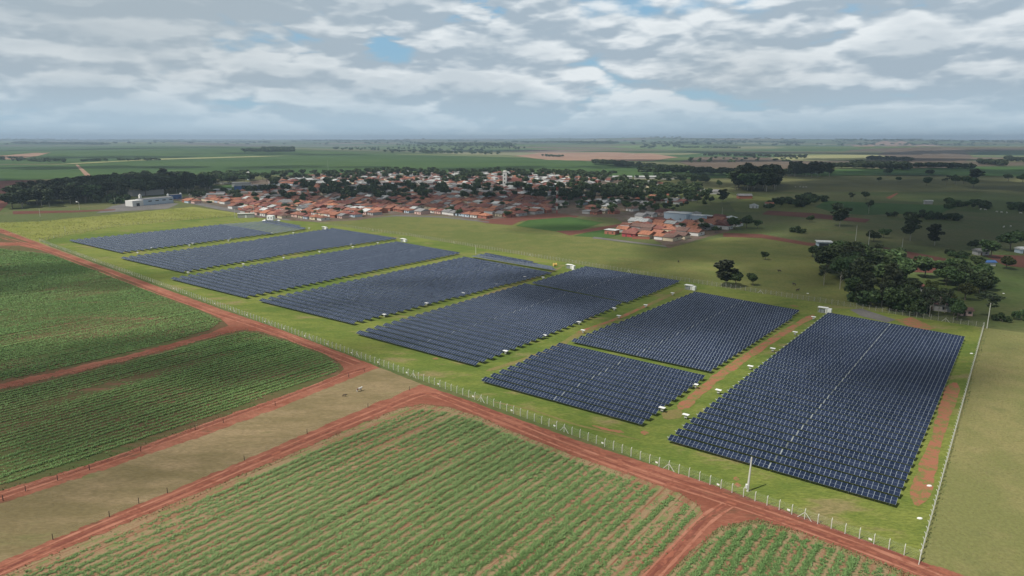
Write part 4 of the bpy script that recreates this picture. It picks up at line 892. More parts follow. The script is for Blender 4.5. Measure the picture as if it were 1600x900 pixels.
# ------------------------------------------------------------------ the solar park
PITCH_M, MW = 1.15, 1.12
AX_H = 1.35
def table_mesh(n, w_=2.26):
    def f():
        mb = MB(); mb.box(0, n * PITCH_M, -w_ / 2, w_ / 2, 0.06, 0.10); return mb.mesh('panel_table', M_panel)
    return hmesh(('tbl', n), f)
def module_mesh():
    def f():
        mb = MB(); mb.box(0.012, PITCH_M - 0.012, -1.13, 1.13, 0.06, 0.10); return mb.mesh('solar_module', M_panel)
    return hmesh('mod', f)
post_me = MB().box(-.07, .07, -.05, .05, -.1, AX_H - .1).mesh('support_post', M_steel)
drive_me = [MB().box(-.085, .085, -1.0, 1.0, .03, .07).box(-.1, .1, -.2, .2, -.4, -.02).mesh('drive_unit', m_) for m_ in (plain('dark_steel', (.08, .09, .10), .5), plain('grey_cover', (.22, .24, .26), .6), plain('pale_cover', (.26, .28, .28), .6))]
def tube_mesh(L): return hmesh(('tube', round(L, 1)), lambda: MB().bar((-L / 2, 0, AX_H - .02), (L / 2, 0, AX_H - .02), .075, 6).mesh('torque_tube', M_steel))
def tracker(c, ang, n, tilt, label, group, single=False, posts=True):
    """one tracker row: c centre, ang heading, n modules in two halves, panels turned about the tube"""
    t = thing('solar_tracker', label, 'solar panel row', (c[0], c[1], 0), ang, group)
    nl = n // 2; nr = n - nl; gap = 0.125 if single else 0.12; L = n * PITCH_M + 2 * gap
    for s, k in ((-1, nl), (1, nr)):
        x0 = gap if s > 0 else -gap - k * PITCH_M
        if single:
            mm = module_mesh()
            for q in range(k):
                o = link('solar_module', mm, t); o.location = (x0 + q * PITCH_M, 0, AX_H); o.rotation_euler = (tilt, 0, 0)
        else:
            o = link('panel_table', table_mesh(k), t); o.location = (x0, 0, AX_H); o.rotation_euler = (tilt, 0, 0)
    link('torque_tube', tube_mesh(L), t); link('drive_unit', drive_me[2 if single and NROWS % 2 else (1 if NROWS % 3 == 0 else 0)], t, (0, 0, AX_H)).rotation_euler = (tilt, 0, 0)
    if posts:
        m = max(2, int(L / 8)) // 2
        for s in (-1, 1):
            for q in range(m): link('support_post', post_me, t, (s * (1.2 + (L / 2 - 2.0) * (q + 1) / m), 0, 0))
    return t
BACK = -1
BLOCKS = [  # name, front-left, front-right, back-right, back-left (photo pixels), single modules, tilt pattern
 ('rightmost block', (1041, 682), (1399, 783), (1504, 528), (1290, 490), 1, None),
 ('small front block', (752, 591), (1004, 659), (1100, 590), (871, 538), 1, None),
 ('block behind the small one', (894, 531), (1114, 578), (1249, 487), (1082, 457), 0, None),
 ('long right middle block', (557, 518), (745, 568), (972, 474), (816, 444), 0, None),
 ('block left of second cabin', (832, 441), (984, 471), (1060, 440), (911, 417), 0, None),
 ('block before the pale rows', (407, 468), (555, 504), (860, 427), (722, 402), 0, None),
 ('pale middle group', (738, 400), (869, 422), (862, 417), (747, 397), 0, 'back'),
 ('tiny dark middle group', (750, 399), (839, 413), (832, 410), (756, 396), 0, None),
 ('third block from left', (268, 434), (386, 463), (718, 396), (616, 378), 0, None),
 ('front second left block', (190, 402), (288, 424), (486, 391), (397, 375), 0, None),
 ('rear second left block', (403, 373.5), (495, 390), (618, 373), (516, 357), 0, None),
 ('leftmost block', (110, 375), (193, 394), (424, 365), (342, 351), 0, None),
 ('pale far left group', (350, 350), (428, 365), (474, 358), (404, 346), 0, 'back'),
 ('group before the control cabin', (409, 345.5), (477, 357), (469, 353.5), (415, 343.5), 0, None)]
NROWS = 0
for bn, fl, fr, br, bl, single, pat in BLOCKS:
    FL, FR, BR, BL = [G(*q, AX_H) for q in (fl, fr, br, bl)]
    e = (FR - FL).normalized(); nrm = Vector((-e.y, e.x, 0))
    depth_m = 0.5 * ((BL - FL).dot(nrm) + (BR - FR).dot(nrm)); N = max(2, int(round(depth_m / 4.8)) + 1)
    for k in range(N):
        s = k / (N - 1); A_ = FL.lerp(BL, s); B_ = FR.lerp(BR, s); dv = B_ - A_
        ang = math.atan2(dv.y, dv.x); n = int(round((dv.length - .6) / PITCH_M)); tilt = R(22) if pat is None else R(4)
        tilt += R(random.uniform(-.8, .8)); c = (A_ + B_) / 2
        NROWS += 1
        where = 'nearest of all' if k == 0 else 'farthest of all' if k == N - 1 else nth(k + 1) + ' from the front'
        if pat is None: lb = f'dark solar panel row, {where} in the {bn}'
        else: lb = f'greenish grey turned panel row, {where} in the {bn}'
        tracker(c, ang, n, tilt, lb, 'solar tracker rows of the park', bool(single), c.y < 330)
print('tracker rows', NROWS)

# string boxes under white sun shades at the row ends
def combiner_meshes():
    return (MB().bar((-.0, 0, -.05), (0, 0, 1.5), .06, 6).bar((.5, 0, -.05), (.5, 0, 1.5), .06, 6).mesh('stand', M_steel),
            MB().box(-.15, .65, -.18, .18, .55, 1.35).mesh('box', M_conc),
            MB().box(-.7, 1.2, -.62, .62, 1.52, 1.60).mesh('sun_shade', M_white))
cs, cb_, cr_ = combiner_meshes()
BOXES = [(1070, 655), (1121, 616), (1171, 578), (1206, 550), (1241, 524), (1270, 500), (1085, 607), (1033, 644), (1050, 462), (1008, 481), (966, 498), (910, 521), (959, 486), (904, 508), (850, 529), (789, 554), (848, 437), (895, 425),
         (820, 436), (774, 448), (723, 462), (666, 478), (600, 496), (380, 416), (443, 405.5), (499, 396), (551, 388.5), (590, 382), (548, 384.5), (357, 378), (424, 366.5), (360, 375), (458, 366), (483, 359), (236, 390), (215, 397.5), (301, 383), (296, 386), (294, 429)]
bx = []
for x, y in BOXES:
    p = G(x, y); t = thing('inverter_stand', None, 'inverter box', p, R(-38.5), 'inverter boxes under white shades')
    for nm, me in (('stand', cs), ('box', cb_), ('sun_shade', cr_)):
        o = link(nm, me, t); o.scale = (1.0,) * 3
    bx.append(t)
for k, o in enumerate(sorted(bx, key=lambda o: o.location.length)):
    o['label'] = f'inverter box under white shade, {nth(k + 1)} nearest the camera'
# transformer cabins
def cabin(x, y, label):
    p = G(x, y); t = thing('transformer_station', label, 'transformer station', p, R(-36), 'transformer stations at the back of the park'); t.scale = (.72, .72, .85)
    link('cabin', MB().box(.2, 3.8, -1.5, 1.5, .2, 2.7).mesh('cabin', M_white), t)
    link('canopy', MB().box(-4.4, 1.6, -1.9, 1.9, 3.0, 3.12).mesh('canopy', M_white), t)
    link('switchgear', MB().box(-3.8, -2.6, -1, 1, .1, 2.2).box(-2.3, -.4, -1.1, 1.1, .1, 2.0).mesh('switchgear', M_steel), t)
    for px_, py_ in ((-4.2, -1.7), (-4.2, 1.7), (-.4, -1.7), (-.4, 1.7)): link('canopy_post', MB().box(px_ - .06, px_ + .06, py_ - .06, py_ + .06, 0, 2.99).mesh('canopy_post', M_steel), t)
    link('door', MB().box(.6, 1.6, -1.56, -1.51, .3, 2.3).mesh('door', M_conc), t)
cabin(1289, 489, 'white transformer station with canopy at the top of the rightmost block')
cabin(1079, 453, 'white transformer station behind the second lane from the right')
cabin(892, 420, 'white transformer station right of the pale turned rows')
cabin(631, 378, 'white transformer station behind the fourth long block')
cabin(508, 359, 'small white transformer station behind the second block')
# control building on legs with two discs, concrete cabin
p = G(424, 346); t = thing('control_cabin', 'white raised control cabin between two round white tanks', 'cabin', p, R(-10))
link('cabin', MB().box(-3.2, 3.2, -2.5, 2.5, 1.6, 6.0).mesh('cabin', M_white), t)
link('window', MB().box(-1.9, -.9, -2.56, -2.51, 3.2, 4.4).box(.9, 1.9, -2.56, -2.51, 3.2, 4.4).mesh('window', M_black), t)
link('base', MB().box(-1.6, 1.6, -1.6, 1.6, 0, 1.58).mesh('base', M_conc), t)
for q, s in enumerate((-1, 1)):
    tk = thing('water_tank', f'low round white tank {"left" if s < 0 else "right"} of the raised control cabin', 'tank', G(424 + s * 10, 345.6), 0, 'round tanks by the control cabin')
    link('tank', MB().lathe([(2.4, 0), (2.5, .8), (.4, 1.5)], 14).mesh('tank', M_white), tk)
    link('hatch', MB().lathe([(.35, 1.5), (.35, 1.7)], 8).mesh('hatch', M_conc), tk)
p = G(385, 340); t = thing('concrete_cabin', 'plain grey concrete cabin at the back fence', 'cabin', p, R(16))
link('wall', MB().box(-8, 8, -3, 3, -.1, 4.2).mesh('wall', WALLS['grey']), t)
link('roof', MB().box(-8.3, 8.3, -3.3, 3.3, 4.22, 4.5).mesh('roof', M_conc), t)
link('door', MB().box(-1, .6, -3.07, -3.02, 0, 2.6).mesh('door', M_white), t)
# yellow drum
p = G(867, 416); t = thing('cable_drum', 'ochre yellow cable drum lying near the transformer station', 'cable drum', p, R(20))
link('drum', MB().bar((-.9, 0, 1.1), (.9, 0, 1.1), .7, 14).mesh('drum', M_ochre), t)
for s in (-1, 1): link('flange', MB().bar((s * .91, 0, 1.1), (s * 1.03, 0, 1.1), 1.1, 18).mesh('flange', M_ochre), t)

# tall concrete pole inside the fence
p = G(1168, 768); t = thing('concrete_pole', 'tall pale tapering concrete pole standing between fence and front panel row', 'pole', p)
link('shaft', MB().bar((0, 0, -.1), (.35, .05, 8.6), .30, 10, .15).mesh('shaft', M_conc), t)
link('meter_box', MB().box(-.55, -.2, -.3, .1, .9, 1.9).mesh('meter_box', M_white), t)
link('bracket', MB().box(.1, .6, -.05, .15, 8.1, 8.3).mesh('bracket', M_steel), t)
# birds / white stones
RK = plain('white_stone', (0.75, 0.75, 0.72), 0.8)
marks = [(1441, 811), (1452, 760), (1448, 617 + 0), (1511, 552), (1262, 459), (1207, 457), (1568, 459), (1161, 613 + 0)]
for k, (x, y) in enumerate([(1437, 811), (1452, 760), (1518, 553), (1262, 459), (1568, 459)]):
    me = MB(); me.lathe([(.25, 0), (.42, .12), (.36, .3), (.1, .38)], 7)
    o = link('white_stone', me.mesh('white_stone', RK), None, G(x, y)); o.scale = (1.5, .9, 1)
    tag(o, ('small white stone in the grass by the side fence corner', 'small white stone beside the worn track right of the panels', 'small white stone in the grass at the back right corner of the park', 'pale boulder on the sunlit pasture behind the park', 'white boulder on the dark pasture right of the barn')[k], 'stone')

# ------------------------------------------------------------------ fences
def post_mesh(kind):
    mb = MB().box(-.07, .07, -.07, .07, -.1, 2.05); mb.box(-.06, .06, -.06, .06, 0, .5, 0, Matrix.Translation((0, 0, 2.0)) @ Matrix.Rotation(R(35), 4, 'X')); return mb.mesh('post', M_conc)
post_c = post_mesh(0)
M_conc2 = plain('weathered_concrete', (0.30, 0.29, 0.24), 0.9, 0.15, 3)
post_old = post_c.copy(); post_old.materials[0] = M_conc2
brace_c = MB().bar((0.1, 0, 1.6), (1.5, 0, 0), .07, 5).bar((-.1, 0, 1.6), (-1.5, 0, 0), .07, 5).mesh('brace', M_conc)
sign_c = MB().box(-.32, .32, .09, .12, .75, 1.15).mesh('sign_plate', M_white)
def fence(name, pts, label, step=2.75, brace=10, sign=0, start=0, out=1, old=False):
    ps = []; ds = []
    for a_, b2 in zip(pts, pts[1:]):
        n = max(1, int(round((b2 - a_).length / step)))
        for q in range(n): ps.append(a_.lerp(b2, q / n)); ds.append(math.atan2((b2 - a_).y, (b2 - a_).x))
    ps.append(pts[-1]); ds.append(ds[-1])
    t = thing(name, label, 'fence', pts[0], 0); O = pts[0]
    order = sorted(range(len(ps)), key=lambda i_: ps[i_].length)
    near = set(order[:99]); rest = [i_ for i_ in range(len(ps)) if i_ not in near]
    for i_ in sorted(near):
        o = link('post', post_old if old else post_c, t, ps[i_] - O); o.rotation_euler = (0, 0, ds[i_] + (math.pi if out < 0 else 0)); o.scale = (1, 1, random.uniform(.95, 1.05))
    if rest:
        mb = MB()
        for i_ in rest:
            c = ps[i_] - O; a_ = ds[i_]; m_ = Matrix.Translation(c) @ Matrix.Rotation(a_, 4, 'Z'); mb.box(-.07, .07, -.07, .07, -.1, 2.4, 0, m_)
        tag(link('post_row', mb.mesh('post_row', M_conc2 if old else M_conc), t), kind='stuff')
    k = 0
    for i_ in range(start, len(ps), brace):
        if k >= 90: break
        k += 1; o = link('brace', brace_c, t, ps[i_] - O); o.rotation_euler = (0, 0, ds[i_])
    if sign:
        for i_ in range(3, min(len(ps), 99 * sign), sign):
            if i_ + 1 < len(ps): o = link('sign_plate', sign_c, t, ps[i_].lerp(ps[i_ + 1], .25) - O); o.rotation_euler = (0, 0, ds[i_])
    mb = MB()
    for z in (.15, .5, .85, 1.2, 1.55, 1.9, 2.1, 2.3):
        for a_, b2 in zip(pts, pts[1:]): mb.bar(a_ - O + Vector((0, 0, z)), b2 - O + Vector((0, 0, z)), .006, 3)
    link('wires', mb.mesh('wires', M_wire), t)
    return t
# mesh netting: a thin woven sheet with real transparency between its wires
def net_mat():
    m, t_, b = new_mat('woven_netting')
    b.inputs['Base Color'].default_value = (0.25, 0.27, 0.22, 1); b.inputs['Roughness'].default_value = .7
    tr = t_.node('ShaderNodeBsdfTransparent'); mx = t_.node('ShaderNodeMixShader'); mx.inputs[0].default_value = 0.94
    t_.l.new(b.outputs[0], mx.inputs[1]); t_.l.new(tr.outputs[0], mx.inputs[2])
    t_.l.new(mx.outputs[0], [n for n in t_.n if n.type == 'OUTPUT_MATERIAL'][0].inputs[0]); return m
M_net = net_mat()
def net(t, pts):
    O = pts[0]; mb = MB()
    for a_, b2 in zip(pts, pts[1:]):
        a_, b2 = a_ - O, b2 - O; mb.add([a_, b2, b2 + Vector((0, 0, 2)), a_ + Vector((0, 0, 2))], [(0, 1, 2, 3)])
    link('netting', mb.mesh('netting', M_net), t)
ff = fence('concrete_fence', FENCE_F[::-1], 'long concrete post and wire fence between the red road and the solar park', 2.75, 12, 6, 8, 1); net(ff, FENCE_F[::-1])
fr_ = [G(1437, 877), G(1537, 512)]; f2 = fence('concrete_fence', fr_, 'pale concrete fence down the right side of the solar park', 2.6, 40, 0, 0, -1); net(f2, fr_)
fb = [G(1537, 512), G(1410, 493), G(1290, 474), G(1050, 437), G(860, 406), G(640, 369)]; f3 = fence('concrete_fence', fb, 'concrete fence along the back pasture behind the solar park', 2.75, 30, 0, 5, old=True); net(f3, fb)
fl_ = [G(62, 377.5), G(110, 366), G(180, 354), G(250, 347.5), G(310, 342), G(372, 338)]; f4 = fence('concrete_fence', fl_, 'concrete fence between bright meadow and the leftmost block', 4.0, 30, 0, 5, old=True); net(f4, fl_)
fk = [G(455, 341), G(508, 350.5), G(560, 358), G(640, 369)]; f5 = fence('concrete_fence', fk, 'concrete fence behind the second block towards the houses', 4.0, 30, 0, 5, old=True); net(f5, fk)
# old wooden posts along the grazed strip
wp = MB().bar((0, 0, -.1), (.05, 0, 1.45), .10, 6, .08).mesh('post', M_wood)
def wood_fence(pl_, label):
    O = G(*pl_[0]); t = thing('wooden_fence', label, 'fence', O)
    for x, y in pl_: link('post', wp, t, G(x, y) - O, random.uniform(0, 3))
    mb = MB()
    for z in (.5, 1.0, 1.35):
        for a_, b2 in zip(pl_, pl_[1:]): mb.bar(G(*a_) - O + Vector((0, 0, z)), G(*b2) - O + Vector((0, 0, z)), .006, 3)
    link('wire', mb.mesh('wire', M_wire), t)
wood_fence([(83, 844), (171, 808), (217, 787), (262, 771), (382, 720), (480, 678), (575, 637), (640, 610)], 'sparse dark wooden posts with wire along the lower edge of the grazed strip')
wood_fence([(5, 783), (40, 768), (90, 751), (140, 735), (220, 706), (305, 672), (349, 661), (430, 634), (545, 590), (569, 581), (591, 573)], 'sparse dark wooden posts with wire along the upper edge of the grazed strip')

# ------------------------------------------------------------------ animals
def cow_mesh(name, mat, lying=False):
    """one continuous body grown from joints with a skin modifier"""
    me = bpy.data.meshes.new(name)
    vs = [(0, 0, 1.02), (.55, 0, 1.05), (.82, 0, 1.08), (-.5, 0, 1.05), (-.78, 0, 1.0), (1.12, 0, 1.25), (1.35, 0, 1.28), (1.62, 0, 1.08), (-.92, 0, .75), (-.96, 0, .4)]
    ed = [(0, 1), (1, 2), (0, 3), (3, 4), (2, 5), (5, 6), (6, 7), (4, 8), (8, 9)]
    rd = [.36, .34, .28, .33, .25, .17, .15, .09, .035, .03]
    for sx, j, kx in ((.72, 2, .02), (-.68, 4, -.12)):
        for sy in (-.19, .19):
            b0 = len(vs); vs += [(sx, sy, .75), (sx + kx, sy, .40), (sx, sy, .03)]; ed += [(j, b0), (b0, b0 + 1), (b0 + 1, b0 + 2)]; rd += [.14, .07, .055]
    for sy in (-.14, .14): b0 = len(vs); vs.append((1.33, sy * 1.5, 1.36)); ed.append((6, b0)); rd.append(.035)
    me.from_pydata(vs, ed, []); me.materials.append(mat)
    o = bpy.data.objects.new('tmp', me); COL.objects.link(o)
    md = o.modifiers.new('s', 'SKIN'); sv = me.skin_vertices[0].data
    for q, r_ in zip(sv, rd): q.radius = (r_, r_)
    sv[0].use_root = True; o.modifiers.new('u', 'SUBSURF').levels = 1
    dg = bpy.context.evaluated_depsgraph_get(); out = bpy.data.meshes.new_from_object(o.evaluated_get(dg)); out.name = name
    bpy.data.objects.remove(o); return out
M_cw = plain('white_hide', (0.62, 0.58, 0.52), .8, .12, 2); M_cb = plain('dark_hide', (0.05, 0.035, 0.028), .8)
def patch_hide():
    m, t_, b = new_mat('patched_hide'); co = t_.node('ShaderNodeTexCoord').outputs['Object']
    t_.put(b.inputs['Base Color'], t_.mix(t_.rng(t_.noise(co, 1.3, 2), .50, .53), (0.62, 0.6, 0.56), (0.13, 0.07, 0.045))); b.inputs['Roughness'].default_value = .8; return m
cw = cow_mesh('white_cow_body', M_cw); cd = cow_mesh('dark_cow_body', M_cb); cp_ = cow_mesh('patched_cow_body', patch_hide())
tag(link('cow', cp_, None, G(561, 612), R(50)), 'white cow with brown patches grazing on the strip between the two red roads', 'cow')
tag(link('calf', cd, None, G(538, 620), R(15)), 'small dark calf below and left of the patched cow', 'calf').scale = (.62,) * 3
herd = [(1243, 293), (1250, 292.5), (1260, 293), (1255, 293.4), (1532, 328), (1540, 329), (1557, 332), (1565, 333), (1573, 333.5), (1595, 334), (1568, 356), (1579, 355)]
hz = []
for x, y in herd:
    o = link('cow', cw, None, G(x, y), rr.uniform(0, 6.28)); o.scale = (1.25,) * 3; tag(o, None, 'cow', 'white cattle on the right pastures'); hz.append(o)
label_sorted(hz, 'white cow grazing on the dark right pastures, {} from the left')
for k, (x, y, lb) in enumerate(((1241, 446, 'dark cow on the sunlit pasture left of the boulder'), (1246, 455, 'small dark animal lower on the sunlit pasture'), (1060, 410, 'dark cow on the back pasture behind the panels'), (1218, 425, 'dark cow near the middle of the back pasture'))):
    tag(link('cow', cd, None, G(x, y), rr.uniform(0, 6)), lb, 'cow', 'dark cattle on the back pasture')

# ------------------------------------------------------------------ sugar cane
def in_poly_np(X_, Y_, poly):
    ins = np.zeros(X_.shape, bool)
    for a_, b2 in zip(poly, poly[1:] + poly[:1]):
        cnd = (a_.y > Y_) != (b2.y > Y_)
        with np.errstate(divide='ignore', invalid='ignore'):
            xx = (b2.x - a_.x) * (Y_ - a_.y) / (b2.y - a_.y) + a_.x
        ins ^= cnd & (X_ < xx)
    return ins
def vnoise(X_, Y_, s, seed):
    """smooth value noise in numpy"""
    r = np.random.default_rng(seed); T = r.random((256, 256)); x = X_ / s + 1000; y = Y_ / s + 1000
    xi = np.floor(x).astype(int); yi = np.floor(y).astype(int); fx = x - xi; fy = y - yi; fx = fx * fx * (3 - 2 * fx); fy = fy * fy * (3 - 2 * fy)
    g = lambda a_, b2: T[a_ % 256, b2 % 256]
    return (g(xi, yi) * (1 - fx) + g(xi + 1, yi) * fx) * (1 - fy) + (g(xi, yi + 1) * (1 - fx) + g(xi + 1, yi + 1) * fx) * fy
def cane(name, poly, label, step, blades, ln, wd, cover, mat, seed, spacing=2.25, maxr=900, patch=0.0, jit=.37):
    W = [G(*p) for p in poly]; r = np.random.default_rng(seed)
    ex = np.array([math.cos(ROW_DIR), math.sin(ROW_DIR)]); ey = np.array([-ex[1], ex[0]])
    A_ = np.array([[p.x, p.y] for p in W]); U = A_ @ ex; Vv = A_ @ ey
    rows = np.arange(math.floor(Vv.min() / spacing), math.ceil(Vv.max() / spacing) + 1) * spacing + spacing / 2
    us = np.arange(U.min(), U.max(), step)
    uu, vv = np.meshgrid(us, rows); uu = uu + r.uniform(-step, step, uu.shape) * .6; vv0 = vv; vv = vv + r.normal(0, jit, vv.shape) + (vnoise(uu, vv, 25, seed) - .5) * .5
    X_ = uu * ex[0] + vv * ey[0]; Y_ = uu * ex[1] + vv * ey[1]
    keep = in_poly_np(X_, Y_, W)
    # gaps: bare runs along single rows, thin patches over the field
    gap = vnoise(uu * .2, vv0 * 9, 9, seed + 1) * .5 + vnoise(uu * .5, vv0, 14, seed + 2) * .3 + vnoise(uu, vv0, 3, seed + 5) * .2
    keep &= gap + r.normal(0, .10, gap.shape) < cover
    tz = land(X_, Y_); X_, Y_, gp_ = X_[keep], Y_[keep], gap[keep]; n = len(X_)
    vig = np.clip(1.25 - gp_ * .9, .55, 1.2) * (.72 + .6 * vnoise(X_, Y_, 45, seed + 8)) * (.74 + .5 * vnoise(uu[keep] * .25, vv0[keep] * 9, 6, seed + 9))
    bx_, by_ = np.repeat(X_, blades), np.repeat(Y_, blades); vg = np.repeat(vig, blades); m = len(bx_)
    az = r.uniform(0, 2 * np.pi, m); up = r.uniform(.2, .95, m); L = ln * r.uniform(.6, 1.25, m) * vg
    dx, dy, dz = np.cos(az) * np.cos(up), np.sin(az) * np.cos(up), np.sin(up)
    sx, sy = -np.sin(az), np.cos(az); w2 = wd * r.uniform(.6, 1.3, m) / 2
    ox, oy = r.normal(0, .12, m), r.normal(0, .12, m)
    p0 = np.stack([bx_ + ox, by_ + oy, np.full(m, .04)], 1); mid = p0 + np.stack([dx, dy, dz], 1) * (L * .55)[:, None]
    tip = mid + np.stack([dx, dy, dz * .25], 1) * (L * .5)[:, None]; sd = np.stack([sx, sy, np.zeros(m)], 1)
    V_ = np.stack([p0 - sd * (w2 * .5)[:, None], p0 + sd * (w2 * .5)[:, None], mid + sd * w2[:, None], mid - sd * w2[:, None], tip + sd * (w2 * .25)[:, None], tip - sd * (w2 * .25)[:, None]], 1).reshape(-1, 3)
    b0 = (np.arange(m) * 6)[:, None]; Q_ = np.concatenate([b0 + np.array([[0, 1, 2, 3]]), b0 + np.array([[3, 2, 4, 5]])], 1).reshape(-1, 4)
    tone = np.clip(np.repeat(.35 + .5 * (vnoise(X_, Y_, 14, seed + 3) - .5) + .55 * (vnoise(X_, Y_, 50, seed + 7) - .5) + r.normal(0, .08, n), blades) + r.normal(0, .18, m) + .15, 0, 1)
    o = link(name, mesh_np(name, V_, Q_, [mat], attr=np.repeat(tone, 2)))
    print(name, m, 'blades'); return tag(o, label, 'sugarcane', None, 'stuff')
FA = [(645, 640), (690, 643), (740, 657), (795, 680), (900, 722), (1000, 756), (1055, 778), (1082, 795), (1088, 808), (1045, 850), (985, 910), (930, 985), (-130, 985), (20, 903), (150, 848), (300, 785), (450, 722), (560, 675)]
FA2 = [(1035, 920), (1085, 870), (1128, 832), (1185, 820), (1250, 840), (1330, 870), (1400, 900), (1450, 935), (1500, 985), (970, 985)]
FB = [(384, 519), (405, 522), (455, 537), (500, 555), (526, 570), (530, 577), (515, 586), (475, 599), (300, 660), (150, 714), (0, 758), (-200, 812), (-200, 660), (0, 613), (200, 567), (340, 529)]
FC = [(0, 389), (75, 397), (150, 423), (250, 463), (300, 483), (345, 502), (325, 517), (200, 551), (0, 596), (-250, 645), (-500, 500), (-250, 396)]
FD = [(0, 370), (30, 376), (0, 375.5), (-100, 375), (-100, 345)]
cane('sugarcane', FA, 'young sugarcane rows in the big field at the bottom of the picture', .15, 11, .76, .12, .68, M_cane, 3)
cane('sugarcane', FA2, 'young sugarcane rows in the corner right of the branching side road', .15, 11, .76, .12, .68, M_cane, 4)
cane('sugarcane', FB, 'dense dark sugarcane between the first and second side roads', .20, 8, .85, .15, .72, M_caneD, 5, jit=.28)
cane('sugarcane', FC, 'sugarcane field on the upper left beside the main red road', .26, 7, .90, .17, .78, M_caneD, 6, jit=.32)

# meadow and verge tufts
def tufts(name, poly, n, h, wd, mat, label, seed):
    r = np.random.default_rng(seed); W = [G(*p) for p in poly]; xs = [p.x for p in W]; ys = [p.y for p in W]
    X_ = r.uniform(min(xs), max(xs), n * 3); Y_ = r.uniform(min(ys), max(ys), n * 3)
    k = in_poly_np(X_, Y_, W) & (vnoise(X_, Y_, 7, seed) * .5 + vnoise(X_, Y_, 2.5, seed + 1) * .2 + r.random(len(X_)) * .5 > .55); X_, Y_ = X_[k][:n], Y_[k][:n]; m = len(X_)
    az = r.uniform(0, 6.28, m); hh = h * r.uniform(.5, 1.3, m); ww = wd * r.uniform(.6, 1.4, m); ln_ = r.normal(0, .35, (m, 2)) * hh[:, None]
    c, s = np.cos(az) * ww, np.sin(az) * ww; z = np.zeros(m) + .05
    V_ = np.stack([np.stack([X_ - c, Y_ - s, z], 1), np.stack([X_ + c, Y_ + s, z], 1), np.stack([X_ + c * .5 + ln_[:, 0], Y_ + s * .5 + ln_[:, 1], hh], 1), np.stack([X_ - c * .5 + ln_[:, 0], Y_ - s * .5 + ln_[:, 1], hh], 1)], 1).reshape(-1, 3)
    tag(link(name, mesh_np(name, V_, np.arange(4 * m).reshape(-1, 4), [mat], attr=r.random(m))), label, 'grass', None, 'stuff')
M_tuft = foliage('meadow_blades', (0.17, 0.18, 0.05), (0.30, 0.29, 0.10), 0); M_tuftd = foliage('verge_blades', (0.075, 0.11, 0.035), (0.17, 0.19, 0.07), 0)
M_tufts = foliage('dry_blades', (0.15, 0.14, 0.06), (0.24, 0.20, 0.10), 0)
tufts('meadow_grass', [(-100, 352), (190, 335), (300, 325), (380, 338), (300, 343), (180, 355), (62, 379), (-20, 360)], 9000, .45, .22, M_tuft, 'rough yellow green grass of the bright meadow at the left', 21)
tufts('dry_grass', STRIP, 30000, .10, .09, M_tufts, 'short dry tufts on the grazed strip between the red roads', 22)
tufts('pasture_grass', [(1440, 880), (1537, 514), (1640, 530), (1800, 800), (1500, 960)], 30000, .12, .10, M_tufts, 'short tufts on the dry pasture right of the side fence', 23)
tufts('verge_grass', [(60, 376), (600, 570), (1437, 874), (1440, 866), (600, 562), (64, 374)], 20000, .35, .12, M_tuftd, 'taller green grass along the foot of the front fence', 24)
tufts('verge_grass', [(1437, 880), (1532, 514), (1544, 514), (1446, 880)], 12000, .35, .12, M_tuftd, 'taller grass along the foot of the side fence', 25)

M_tuftv = foliage('weedy_blades', (0.10, 0.13, 0.045), (0.20, 0.19, 0.085), 0)
def verge(pl_, n, label, seed, up=-1.5, dn=7):
    tufts('verge_grass', [(x, y + up * max(.4, (y - 330) / 400)) for x, y in pl_] + [(x, y + dn * max(.3, (y - 330) / 500)) for x, y in pl_[::-1]], n, .28, .12, M_tuftv, label, seed)
verge([(0, 901), (150, 838), (300, 775), (450, 712), (560, 665), (620, 640), (660, 632), (700, 636), (745, 650), (800, 674), (900, 714), (1000, 748), (1060, 770), (1095, 790), (1098, 806), (1050, 855), (1000, 903)], 16000, 'weedy tufts between the right road and the near cane field', 31)
verge([(1030, 912), (1080, 862), (1125, 824), (1185, 813), (1250, 832), (1330, 862), (1440, 905)], 8000, 'weedy tufts along the corner field by the side road', 32)
verge([(0, 386), (66, 392), (150, 420), (250, 460), (300, 480), (345, 499), (330, 519), (200, 554), (0, 599)], 9000, 'weedy tufts round the upper left cane field', 33, -1, 4)
verge([(0, 609), (200, 563), (340, 525), (384, 515), (455, 534), (505, 552), (530, 567), (538, 577), (525, 588), (480, 605), (300, 669), (150, 723), (0, 768)], 12000, 'weedy tufts round the dense cane field', 34, -4, 4)

